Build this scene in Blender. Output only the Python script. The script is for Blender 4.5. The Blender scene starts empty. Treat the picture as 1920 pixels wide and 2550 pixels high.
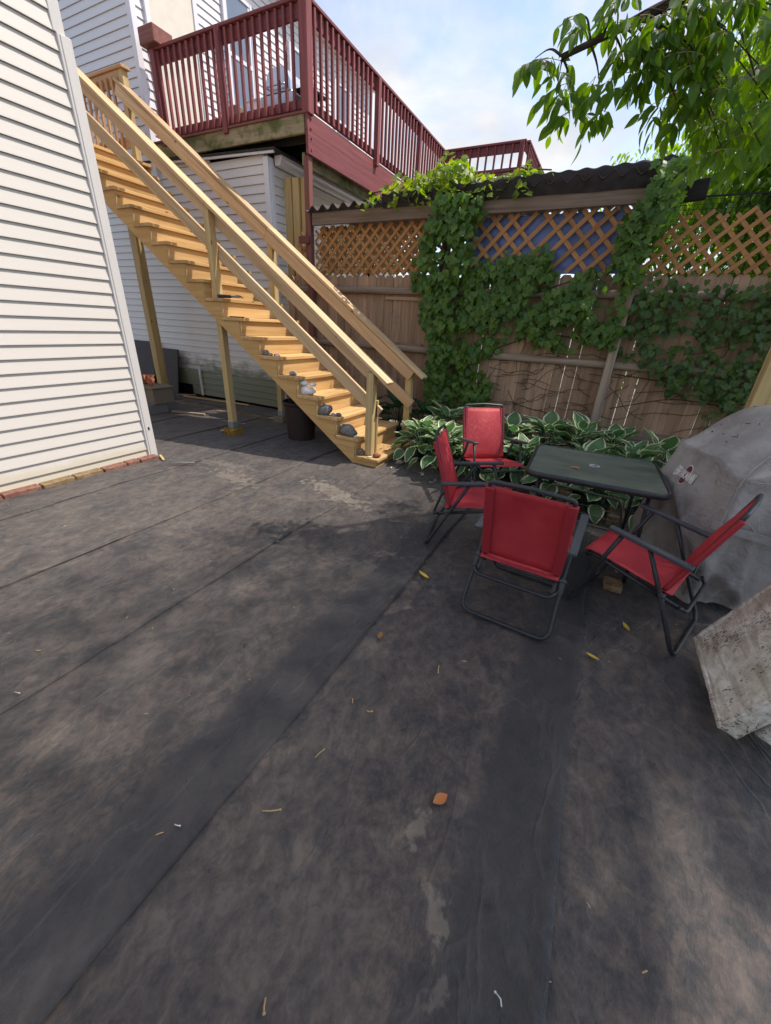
import bpy, math, random
import numpy as np
from mathutils import Vector, Matrix, Quaternion, noise as mnoise
random.seed(7); np.random.seed(7)
sc = bpy.context.scene
COL = sc.collection
R = math.radians
V = Vector

# ------------------------------------------------------------------ camera
CAM = V((0, 0, 1.55))
fwd = V((-0.4014, 0.8079, -0.4313)).normalized()
cam_d = bpy.data.cameras.new('camera')
cam = bpy.data.objects.new('camera', cam_d)
COL.objects.link(cam)
cam_d.sensor_fit = 'VERTICAL'
cam_d.sensor_height = 36
cam_d.lens = 974 / 2550 * 36
cam_d.clip_start = 0.02
cam_d.clip_end = 2000
def rot3(axis, a):
    return Matrix.Rotation(a, 3, axis)
def cam_rows(yaw=-0.460745, pitch=0.446033, roll=0.054877):
    B = Matrix(((1, 0, 0), (0, 0, -1), (0, 1, 0)))
    return rot3('Z', roll) @ rot3('X', pitch) @ B @ rot3('Z', yaw)
RW = cam_rows()                       # rows: right, down, forward in world axes
right, down, fw = V(RW[0]), V(RW[1]), V(RW[2])
M = Matrix.Identity(4)
for i in range(3):
    M[i][0] = right[i]; M[i][1] = -down[i]; M[i][2] = -fw[i]
M.translation = CAM
cam.matrix_world = M
sc.camera = cam

# ------------------------------------------------------------------ light
TO_SUN = V((0.50, 0.33, 1.0)).normalized()
sun_d = bpy.data.lights.new('sun', 'SUN')
sun = bpy.data.objects.new('sun', sun_d)
COL.objects.link(sun)
sun_d.energy = 3.1
sun_d.angle = R(0.55)
sun_d.color = (1.0, 0.945, 0.87)
sun.rotation_euler = TO_SUN.to_track_quat('Z', 'Y').to_euler()
sun.location = (0, 0, 20)
w = bpy.data.worlds.new('World'); sc.world = w; w.use_nodes = True
nt = w.node_tree; nt.nodes.clear()
sky = nt.nodes.new('ShaderNodeTexSky'); sky.sky_type = 'NISHITA'; sky.sun_disc = False
sky.sun_elevation = math.asin(TO_SUN.z); sky.sun_rotation = math.atan2(TO_SUN.x, TO_SUN.y)
sky.air_density = 1.0; sky.dust_density = 1.5; sky.ozone_density = 1.5
tc = nt.nodes.new('ShaderNodeTexCoord')
mp = nt.nodes.new('ShaderNodeMapping'); mp.inputs['Scale'].default_value = (1.0, 1.0, 1.9)
mp.inputs['Location'].default_value = (0.35, 0.1, 0.2)
n1 = nt.nodes.new('ShaderNodeTexNoise'); n1.inputs['Scale'].default_value = 2.3; n1.inputs['Detail'].default_value = 9
n1.inputs['Roughness'].default_value = 0.56; n1.inputs['Distortion'].default_value = 0.25
rp = nt.nodes.new('ShaderNodeValToRGB')
rp.color_ramp.elements[0].position = 0.46; rp.color_ramp.elements[0].color = (0.12, 0.12, 0.12, 1)
rp.color_ramp.elements[1].position = 0.61; rp.color_ramp.elements[1].color = (1, 1, 1, 1)
mx = nt.nodes.new('ShaderNodeMix'); mx.data_type = 'RGBA'
n2 = nt.nodes.new('ShaderNodeTexNoise'); n2.inputs['Scale'].default_value = 5.0; n2.inputs['Detail'].default_value = 6
rp2 = nt.nodes.new('ShaderNodeValToRGB')
rp2.color_ramp.elements[0].position = 0.3; rp2.color_ramp.elements[0].color = (2.3, 2.45, 2.75, 1)
rp2.color_ramp.elements[1].position = 0.7; rp2.color_ramp.elements[1].color = (3.75, 3.72, 3.70, 1)
bg = nt.nodes.new('ShaderNodeBackground'); bg.inputs['Strength'].default_value = 0.15
wo = nt.nodes.new('ShaderNodeOutputWorld')
L = nt.links.new
L(tc.outputs['Generated'], mp.inputs['Vector']); L(mp.outputs[0], n1.inputs['Vector']); L(mp.outputs[0], n2.inputs['Vector'])
L(n1.outputs['Fac'], rp.inputs[0]); L(rp.outputs[0], mx.inputs['Factor'])
L(sky.outputs[0], mx.inputs['A']); L(n2.outputs['Fac'], rp2.inputs[0]); L(rp2.outputs[0], mx.inputs['B'])
L(mx.outputs['Result'], bg.inputs['Color']); L(bg.outputs[0], wo.inputs['Surface'])
vs = sc.view_settings
vs.view_transform = 'Standard'; vs.look = 'None'; vs.gamma = 1; vs.use_curve_mapping = False
vs.exposure = 0.93
sc.cycles.max_bounces = 8; sc.cycles.transparent_max_bounces = 8
sc.cycles.use_denoising = True

# ------------------------------------------------------------------ object helpers
WM = {}
def reg(o, mw, parent=None):
    COL.objects.link(o)
    WM[o.name] = mw.copy()
    if parent is not None:
        o.parent = parent
        o.matrix_basis = WM[parent.name].inverted() @ mw
    else:
        o.matrix_basis = mw
    return o
def tag(o, label, cat, group=None, kind=None):
    o['label'] = label; o['category'] = cat
    if group: o['group'] = group
    if kind: o['kind'] = kind
    return o
def thing(name, label, cat, loc=(0, 0, 0), rz=0.0, group=None, kind=None):
    o = bpy.data.objects.new(name, None); o.empty_display_size = 0.1
    reg(o, Matrix.Translation(V(loc)) @ Matrix.Rotation(rz, 4, 'Z'))
    return tag(o, label, cat, group, kind)
def mesh_from(name, verts, faces, smooth=False, uvs=None):
    me = bpy.data.meshes.new(name)
    me.from_pydata([tuple(v) for v in verts], [], [tuple(f) for f in faces])
    if smooth:
        me.polygons.foreach_set('use_smooth', [True] * len(me.polygons))
    if uvs is not None:
        uvl = me.uv_layers.new(name='UVMap')
        idx = np.zeros(len(me.loops), dtype=np.int32); me.loops.foreach_get('vertex_index', idx)
        uvl.data.foreach_set('uv', np.asarray(uvs, dtype=np.float32)[idx].ravel())
    me.update()
    return me
def ob(name, me, mat, parent=None, mw=Matrix.Identity(4)):
    o = bpy.data.objects.new(name, me)
    if mat is not None and len(me.materials) == 0:
        me.materials.append(mat)
    elif mat is not None and me.materials[0] != mat:
        reg(o, mw, parent)
        o.material_slots[0].link = 'OBJECT'; o.material_slots[0].material = mat
        return o
    return reg(o, mw, parent)
_bc = {}
def box_mesh(l, w_, t, c=0.004):
    key = (round(l, 3), round(w_, 3), round(t, 3), c)
    if key in _bc: return _bc[key]
    a, b, d = l / 2, w_ / 2, t / 2
    c = min(c, a * .4, b * .4, d * .4)
    vs_, fs = [], []
    idx = {}
    for sx in (-1, 1):
        for sy in (-1, 1):
            for sz in (-1, 1):
                for ax in range(3):
                    p = [sx * (a - c), sy * (b - c), sz * (d - c)]
                    p[ax] = (sx, sy, sz)[ax] * (a, b, d)[ax]
                    idx[(sx, sy, sz, ax)] = len(vs_); vs_.append(p)
    def f(*k):
        fs.append([idx[q] for q in k])
    for s in (-1, 1):
        f((s, -1, -1, 0), (s, 1, -1, 0), (s, 1, 1, 0), (s, -1, 1, 0))
        f((-1, s, -1, 1), (1, s, -1, 1), (1, s, 1, 1), (-1, s, 1, 1))
        f((-1, -1, s, 2), (1, -1, s, 2), (1, 1, s, 2), (-1, 1, s, 2))
    for s1 in (-1, 1):
        for s2 in (-1, 1):
            f((-1, s1, s2, 1), (1, s1, s2, 1), (1, s1, s2, 2), (-1, s1, s2, 2))
            f((s1, -1, s2, 0), (s1, 1, s2, 0), (s1, 1, s2, 2), (s1, -1, s2, 2))
            f((s1, s2, -1, 0), (s1, s2, 1, 0), (s1, s2, 1, 1), (s1, s2, -1, 1))
    for sx in (-1, 1):
        for sy in (-1, 1):
            for sz in (-1, 1):
                f((sx, sy, sz, 0), (sx, sy, sz, 1), (sx, sy, sz, 2))
    me = mesh_from('board_mesh', vs_, fs)
    import bmesh
    bm = bmesh.new(); bm.from_mesh(me); bmesh.ops.recalc_face_normals(bm, faces=bm.faces); bm.to_mesh(me); bm.free()
    _bc[key] = me
    return me
def plank(name, p0, p1, w_, t, mat, parent=None, up=(0, 0, 1), c=0.004):
    """board from p0 to p1: thickness t along 'up', width w_ across"""
    p0, p1 = V(p0), V(p1)
    x = (p1 - p0); l = x.length; x.normalize()
    z = V(up); z = (z - x * z.dot(x)).normalized()
    y = z.cross(x)
    mw = Matrix.Identity(4)
    for i in range(3):
        mw[i][0] = x[i]; mw[i][1] = y[i]; mw[i][2] = z[i]
    mw.translation = (p0 + p1) / 2
    return ob(name, box_mesh(l, w_, t, c), mat, parent, mw)
def cuboid(name, x0, x1, y0, y1, z0, z1, mat, parent=None, c=0.004, axis='X'):
    cx, cy, cz = (x0 + x1) / 2, (y0 + y1) / 2, (z0 + z1) / 2
    if axis == 'X': return plank(name, (x0, cy, cz), (x1, cy, cz), y1 - y0, z1 - z0, mat, parent, (0, 0, 1), c)
    if axis == 'Y': return plank(name, (cx, y0, cz), (cx, y1, cz), x1 - x0, z1 - z0, mat, parent, (0, 0, 1), c)
    return plank(name, (cx, cy, z0), (cx, cy, z1), x1 - x0, y1 - y0, mat, parent, (0, 1, 0), c)
def fillet(pts, r, n=5, closed=False):
    pts = [V(p) for p in pts]
    out = []
    m = len(pts)
    for i, p in enumerate(pts):
        if not closed and i in (0, m - 1):
            out.append(p); continue
        a, b = pts[i - 1], pts[(i + 1) % m]
        d0, d1 = (a - p), (b - p)
        rr = min(r, d0.length * .45, d1.length * .45)
        q0, q1 = p + d0.normalized() * rr, p + d1.normalized() * rr
        for k in range(n + 1):
            t = k / n
            out.append(q0 * (1 - t) ** 2 + p * 2 * t * (1 - t) + q1 * t * t)
    return out
def tube_geo(pts, r, sides=8, closed=False, flat=1.0):
    pts = [V(p) for p in pts]
    n = len(pts); vs_, fs = [], []
    nrm = None
    for i, p in enumerate(pts):
        if closed: t = (pts[(i + 1) % n] - pts[i - 1]).normalized()
        else: t = (pts[min(i + 1, n - 1)] - pts[max(i - 1, 0)]).normalized()
        if nrm is None:
            ref = V((0, 0, 1)) if abs(t.z) < .9 else V((1, 0, 0))
            nrm = (ref - t * ref.dot(t)).normalized()
        else:
            nrm = (nrm - t * nrm.dot(t)).normalized()
        b = t.cross(nrm)
        rr = r[i] if hasattr(r, '__len__') else r
        for k in range(sides):
            a = 2 * math.pi * k / sides
            vs_.append(p + (nrm * math.cos(a) * flat + b * math.sin(a)) * rr)
    m = n if closed else n - 1
    for i in range(m):
        j = (i + 1) % n
        for k in range(sides):
            k2 = (k + 1) % sides
            fs.append((i * sides + k, i * sides + k2, j * sides + k2, j * sides + k))
    if not closed:
        fs.append(tuple(range(sides))[::-1]); fs.append(tuple(range((n - 1) * sides, n * sides)))
    return vs_, fs
def tube(name, pts, r, mat, parent=None, sides=8, closed=False, mw=Matrix.Identity(4), flat=1.0):
    v, f = tube_geo(pts, r, sides, closed, flat)
    me = mesh_from(name + '_mesh', v, f, True)
    return ob(name, me, mat, parent, mw)
def join_geo(parts):
    v, f = [], []
    for a, b in parts:
        o = len(v); v += list(a); f += [tuple(i + o for i in q) for q in b]
    return v, f
def bxgeo(x0, x1, y0, y1, z0, z1):
    v = [(x, y, z) for x in (x0, x1) for y in (y0, y1) for z in (z0, z1)]
    f = [(0, 1, 3, 2), (4, 6, 7, 5), (0, 4, 5, 1), (2, 3, 7, 6), (0, 2, 6, 4), (1, 5, 7, 3)]
    return v, f
def prism(name, poly, y0, y1, mat, parent=None, mw=Matrix.Identity(4), smooth=False):
    """polygon in XZ extruded along Y"""
    n = len(poly)
    v = [(p[0], y0, p[1]) for p in poly] + [(p[0], y1, p[1]) for p in poly]
    f = [tuple(range(n)), tuple(range(2 * n - 1, n - 1, -1))]
    f += [(i, n + i, n + (i + 1) % n, (i + 1) % n) for i in range(n)]
    me = mesh_from(name + '_mesh', v, f, smooth)
    import bmesh
    bm = bmesh.new(); bm.from_mesh(me); bmesh.ops.recalc_face_normals(bm, faces=bm.faces); bm.to_mesh(me); bm.free()
    return ob(name, me, mat, parent, mw)
def lathe_geo(prof, n=24):
    v, f = [], []
    for r, z in prof:
        for k in range(n):
            a = 2 * math.pi * k / n
            v.append((r * math.cos(a), r * math.sin(a), z))
    for i in range(len(prof) - 1):
        for k in range(n):
            k2 = (k + 1) % n
            f.append((i * n + k, i * n + k2, (i + 1) * n + k2, (i + 1) * n + k))
    return v, f
def rock_geo(sx, sy, sz, seed, rough=.18, n=12, m=8, freq=1.6):
    v, f = [], []
    for i in range(m + 1):
        th = math.pi * i / m
        for k in range(n):
            a = 2 * math.pi * k / n
            d = V((math.sin(th) * math.cos(a), math.sin(th) * math.sin(a), math.cos(th)))
            q = d * freq + V((seed * 3.1, seed * 1.7, 0))
            s = 1 + rough * .8 * mnoise.noise(q) + rough * .45 * mnoise.noise(q * 2.1) + rough * .25 * mnoise.noise(q * 5)
            for c_ in range(7):
                pn = V((math.sin(seed * 7.1 + c_ * 2.3), math.cos(seed * 3.7 + c_ * 1.9), math.sin(seed * 1.3 + c_ * 4.1))).normalized()
                s = min(s, .80 / max(.05, d.dot(pn)))
            v.append((d.x * s * sx, d.y * s * sy, max(d.z * s, -.75) * sz))
    for i in range(m):
        for k in range(n):
            k2 = (k + 1) % n
            f.append((i * n + k, (i + 1) * n + k, (i + 1) * n + k2, i * n + k2))
    return v, f

# ------------------------------------------------------------------ materials
def srgb(r, g, b):
    f = lambda c: (c / 255 / 12.92) if c / 255 <= .04045 else ((c / 255 + .055) / 1.055) ** 2.4
    return (f(r), f(g), f(b), 1)
class NT:
    def __init__(s, name):
        s.m = bpy.data.materials.new(name); s.m.use_nodes = True
        s.t = s.m.node_tree; s.t.nodes.clear()
        s.out = s.n('ShaderNodeOutputMaterial')
        s.b = s.n('ShaderNodeBsdfPrincipled'); s.l(s.b.outputs[0], s.out.inputs[0])
    def n(s, typ, **kw):
        nd = s.t.nodes.new(typ)
        for k, v in kw.items(): setattr(nd, k, v)
        return nd
    def l(s, a, b): s.t.links.new(a, b)
    def coord(s, kind='Object', scale=(1, 1, 1), rnd=True):
        t = s.n('ShaderNodeTexCoord'); o = t.outputs[kind]
        if rnd:
            oi = s.n('ShaderNodeObjectInfo'); mu = s.n('ShaderNodeMath', operation='MULTIPLY'); mu.inputs[1].default_value = 53.0
            s.l(oi.outputs['Random'], mu.inputs[0])
            ad = s.n('ShaderNodeVectorMath', operation='ADD'); s.l(o, ad.inputs[0]); s.l(mu.outputs[0], ad.inputs[1]); o = ad.outputs[0]
        mp_ = s.n('ShaderNodeMapping'); mp_.inputs['Scale'].default_value = scale
        s.l(o, mp_.inputs['Vector'])
        return mp_.outputs[0]
    def noise(s, vec, scale, detail=5, rough=.55, dist=0.0):
        nd = s.n('ShaderNodeTexNoise'); nd.inputs['Scale'].default_value = scale; nd.inputs['Detail'].default_value = detail
        nd.inputs['Roughness'].default_value = rough; nd.inputs['Distortion'].default_value = dist
        s.l(vec, nd.inputs['Vector']); return nd.outputs['Fac']
    def ramp(s, fac, stops, interp='LINEAR'):
        r_ = s.n('ShaderNodeValToRGB'); r_.color_ramp.interpolation = interp
        e = r_.color_ramp.elements
        while len(e) < len(stops): e.new(.5)
        for el, (p, c) in zip(e, stops):
            el.position = p; el.color = c if len(c) == 4 else (*c, 1)
        s.l(fac, r_.inputs[0]); return r_.outputs[0]
    def mix(s, fac, a, b, blend='MIX'):
        m_ = s.n('ShaderNodeMix', data_type='RGBA', blend_type=blend)
        for inp, v in ((m_.inputs['Factor'], fac), (m_.inputs['A'], a), (m_.inputs['B'], b)):
            if isinstance(v, (int, float)): inp.default_value = v
            elif isinstance(v, tuple): inp.default_value = v
            else: s.l(v, inp)
        return m_.outputs['Result']
    def bump(s, h, strength=.3, dist=.01):
        bp = s.n('ShaderNodeBump'); bp.inputs['Strength'].default_value = strength; bp.inputs['Distance'].default_value = dist
        s.l(h, bp.inputs['Height']); s.l(bp.outputs[0], s.b.inputs['Normal']); return bp
    def base(s, c, rough=.6, spec=.3, metal=0):
        if isinstance(c, tuple): s.b.inputs['Base Color'].default_value = c
        else: s.l(c, s.b.inputs['Base Color'])
        s.b.inputs['Roughness'].default_value = rough
        s.b.inputs['Specular IOR Level'].default_value = spec
        s.b.inputs['Metallic'].default_value = metal
        return s.m
g1 = lambda x: (x, x, x, 1)
def wood(name, dark, mid, light, rough=.65, grain=(1.3, 26, 26), knots=True, vary=.25, stain=None):
    k = NT(name)
    v = k.coord('Object', grain)
    n_ = k.noise(v, 1.0, 6, .6, .4)
    col = k.ramp(n_, [(.28, dark), (.5, mid), (.72, light)])
    v2 = k.coord('Object', (1.0, 3.0, 3.0)); n2_ = k.noise(v2, 1.4, 3)
    col = k.mix(k.ramp(n2_, [(.35, g1(0)), (.7, g1(.55))]), col, mid)
    if knots:
        v3 = k.coord('Object', (1.0, 2.2, 2.2))
        vo = k.n('ShaderNodeTexVoronoi'); vo.inputs['Scale'].default_value = 2.6; k.l(v3, vo.inputs['Vector'])
        kn = k.ramp(vo.outputs['Distance'], [(.035, g1(.9)), (.085, g1(0))])
        col = k.mix(kn, col, tuple(c * .38 for c in dark[:3]) + (1,))
    oi = k.n('ShaderNodeObjectInfo')
    hv = k.n('ShaderNodeHueSaturation'); k.l(col, hv.inputs['Color'])
    mr = k.n('ShaderNodeMapRange'); mr.inputs['To Min'].default_value = 1 - vary; mr.inputs['To Max'].default_value = 1 + vary
    k.l(oi.outputs['Random'], mr.inputs['Value']); k.l(mr.outputs[0], hv.inputs['Value'])
    col = hv.outputs[0]
    if stain:
        v4 = k.coord('Object', (2.0, 2.6, 2.6)); n4 = k.noise(v4, 1.6, 6, .65)
        col = k.mix(k.ramp(n4, [(stain[1], g1(0)), (stain[1] + .14, g1(stain[2]))]), col, stain[0])
    k.bump(n_, .25, .004)
    return k.base(col, rough, .25)
M_LUMBER = wood('new_lumber', (.30, .170, .06, 1), (.49, .305, .128, 1), (.61, .41, .19, 1), .6, (1.1, 17, 17), vary=.16)
M_RAIL = wood('rail_lumber', (.31, .19, .095, 1), (.49, .335, .185, 1), (.61, .455, .29, 1), .6, (1.0, 17, 17), vary=.12)
M_LUMBER_Y = wood('tan_lumber', (.31, .205, .08, 1), (.46, .325, .145, 1), (.56, .42, .22, 1), .6, vary=.10)
M_RED = wood('red_stain', (.125, .030, .032, 1), (.20, .055, .055, 1), (.26, .082, .080, 1), .6, (1.2, 30, 30), False, .12, ((.24, .11, .09, 1), .66, .5))
M_REDBROWN = wood('faded_red_stain', (.13, .045, .036, 1), (.185, .07, .056, 1), (.24, .11, .085, 1), .7, (1.2, 30, 30), False, .15)
M_MOSSY = wood('mossy_lumber', (.15, .115, .055, 1), (.26, .21, .12, 1), (.36, .30, .19, 1), .8, (1.2, 16, 16), True, .1, ((.075, .085, .02, 1), .42, .85))
M_SHADEWOOD = wood('shade_toned_wood', (.012, .010, .009, 1), (.022, .019, .016, 1), (.035, .03, .025, 1), .85, knots=False)  # near-black browns put the shade under deck and roof into the wood
M_FENCE = wood('weathered_fence', (.19, .112, .066, 1), (.335, .215, .135, 1), (.44, .305, .20, 1), .85, (1.1, 22, 22), True, .22, ((.06, .04, .03, 1), .55, .5))
M_POLE = wood('grey_pole', (.17, .125, .09, 1), (.28, .215, .16, 1), (.38, .31, .24, 1), .85, (1.4, 30, 30), False, .1)
M_GREYWOOD = wood('grey_beam', (.10, .066, .045, 1), (.19, .135, .098, 1), (.27, .205, .155, 1), .85, (1.1, 24, 24), True, .1)
M_LATTICE = wood('lattice_cedar', (.24, .105, .035, 1), (.36, .175, .065, 1), (.45, .24, .10, 1), .75, (2, 30, 30), False, .16)
M_LATTICE_B = wood('lattice_pale', (.30, .17, .065, 1), (.42, .26, .11, 1), (.5, .33, .16, 1), .75, (2, 30, 30), False, .16)
M_TIMBER = wood('old_timber', (.10, .075, .045, 1), (.2, .15, .09, 1), (.32, .24, .15, 1), .85, (1.2, 26, 26), True, .15)

def vinyl(name, c, mildew=None, rough=.45):
    k = NT(name)
    v = k.coord('Object', (1, 1, 1)); n_ = k.noise(k.coord('Object', (1.5, 60, 60)), 1.0, 4)
    col = k.mix(k.ramp(n_, [(.3, g1(0)), (.7, g1(.35))]), c, tuple(x * .93 for x in c[:3]) + (1,))
    if mildew:
        ge = k.n('ShaderNodeNewGeometry'); sp = k.n('ShaderNodeSeparateXYZ'); k.l(ge.outputs['Position'], sp.inputs[0])
        zl, zh, colr, amt = mildew
        mr = k.n('ShaderNodeMapRange'); mr.inputs['From Min'].default_value = zh; mr.inputs['From Max'].default_value = zl
        k.l(sp.outputs['Z'], mr.inputs['Value'])
        mps = k.n('ShaderNodeMapping'); mps.inputs['Scale'].default_value = (5, 5, 11); k.l(ge.outputs['Position'], mps.inputs[0])
        nn = k.noise(mps.outputs[0], 1.0, 8, .7)
        ad = k.n('ShaderNodeMath', operation='ADD'); k.l(mr.outputs[0], ad.inputs[0]); k.l(nn, ad.inputs[1])
        col = k.mix(k.ramp(ad.outputs[0], [(.62, g1(0)), (.98, g1(amt))]), col, colr)
        nn2 = k.noise(mps.outputs[0], 2.3, 6, .7); ad2 = k.n('ShaderNodeMath', operation='ADD'); k.l(mr.outputs[0], ad2.inputs[0]); k.l(nn2, ad2.inputs[1])
        col = k.mix(k.ramp(ad2.outputs[0], [(1.18, g1(0)), (1.42, g1(.9))]), col, (.03, .028, .02, 1))
    k.bump(n_, .12, .002)
    return k.base(col, rough, .35)
M_SIDING_A = vinyl('cream_vinyl', (.56, .51, .455, 1), (.02, .22, (.42, .36, .22, 1), .45))
M_TRIM_A = vinyl('cream_trim', (.55, .51, .475, 1))
M_SIDING_B = vinyl('white_vinyl', (.64, .62, .63, 1))
M_TRIM_B = vinyl('white_trim', (.66, .64, .66, 1))
M_SIDING_C = vinyl('old_white_vinyl', (.66, .62, .595, 1), (.1, .95, (.085, .095, .03, 1), .85))
def plain(name, c, rough=.5, spec=.3, metal=0, nscale=8, amt=.25, bump=.1, dark=.7):
    k = NT(name); n_ = k.noise(k.coord('Object'), nscale, 5)
    col = k.mix(k.ramp(n_, [(.35, g1(0)), (.7, g1(amt))]), c, tuple(x * dark for x in c[:3]) + (1,))
    k.bump(n_, bump, .004)
    return k.base(col, rough, spec, metal)
M_DOOR = plain('cream_door_paint', (.66, .60, .50, 1), .4)
M_GLASS = plain('window_glass', (.16, .19, .23, 1), .12, .6, .2, 3, .4, .0)
M_STEEL_BLACK = plain('black_tube', (.018, .018, .020, 1), .42, .4, 0, 40, .5, .12, 2.2)
M_TRASH = plain('brown_plastic', (.045, .027, .024, 1), .55, .3, 0, 5, .5, .05)
M_DARK = plain('dark_void', (.012, .012, .012, 1), .9, .1)
M_STEEL = plain('stainless_lid', (.55, .55, .56, 1), .3, .5, .8, 12, .2, .05)
M_TARPROOF = plain('black_roof_tarp', (.016, .013, .013, 1), .6, .3, 0, 14, .8, .6, 2.4)
M_ROOFING = plain('dark_roofing', (.03, .028, .026, 1), .85, .2, 0, 18, .8, .4, 1.8)
M_CORR = plain('rusty_corrugated', (.07, .045, .038, 1), .7, .3, 0, 9, .9, .3, .45)
M_TARP = plain('blue_tarp', (.13, .17, .36, 1), .45, .35, 0, 5, .4, .35, .6)
M_TERRA = plain('terracotta', (.38, .14, .08, 1), .8, .2)
M_BOXTAN = plain('tan_box', (.20, .165, .12, 1), .7)
M_GREYSLAB = plain('grey_slab', (.17, .17, .165, 1), .8)
M_PANELBROWN = plain('brown_panel', (.05, .036, .032, 1), .6, .3, 0, 3, .6, .05)
M_HAMMER = plain('hammer_grip', (.025, .025, .05, 1), .5)
M_HAMMER_ST = plain('hammer_steel', (.25, .25, .26, 1), .35, .5, .8)
M_NET = plain('black_net', (.01, .012, .01, 1), .7)
M_WIRE = plain('grey_wire', (.10, .095, .085, 1), .5, .4, .3)
M_STEM = plain('vine_stem', (.055, .032, .02, 1), .85, .1)
M_BARK = plain('bark', (.07, .052, .038, 1), .9, .1, 0, 12, .7, .8, .45)
M_CONCRETE = plain('pier_concrete', (.20, .17, .12, 1), .9, .2, 0, 12, .6, .4)
M_YELLOWPIER = plain('yellow_painted_pier', (.34, .19, .035, 1), .8, .2, 0, 16, .95, .5, .25)
M_GALV = plain('galvanised_bracket', (.30, .32, .32, 1), .45, .5, .5)
M_SLEEVE = plain('grey_armrest_plastic', (.05, .052, .058, 1), .5, .35, 0, 20, .4, .1)
M_BRACKET = plain('grey_bracket', (.04, .04, .043, 1), .5, .4)

def granite(name, c1, c2, scale, rough=.8):
    k = NT(name); v = k.coord('Object'); n_ = k.noise(v, scale, 6, .7); n2_ = k.noise(v, scale * .25, 4)
    col = k.ramp(n_, [(.38, c1), (.62, c2)])
    col = k.mix(k.ramp(n2_, [(.4, g1(0)), (.7, g1(.5))]), col, c1)
    k.bump(n_, .5, .004)
    return k.base(col, rough, .25)
M_GRANITE = granite('dark_granite', (.07, .065, .06, 1), (.34, .32, .29, 1), 110)
M_QUARTZ = granite('white_quartz', (.58, .53, .48, 1), (.80, .78, .75, 1), 30)
M_GREYROCK = granite('grey_stone', (.2, .185, .175, 1), (.4, .37, .35, 1), 50)
M_BROWNROCK = granite('brown_stone', (.10, .075, .055, 1), (.24, .2, .16, 1), 45)
M_REDROCK = granite('red_stone', (.19, .055, .04, 1), (.34, .13, .10, 1), 45)
M_PALEPEB = granite('pale_pebble', (.5, .45, .33, 1), (.66, .6, .45, 1), 40)
M_BRICK = granite('old_brick', (.13, .055, .04, 1), (.28, .14, .10, 1), 26)
M_BRICK_MOSS = granite('mossy_brick', (.13, .09, .04, 1), (.30, .19, .11, 1), 16)

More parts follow.
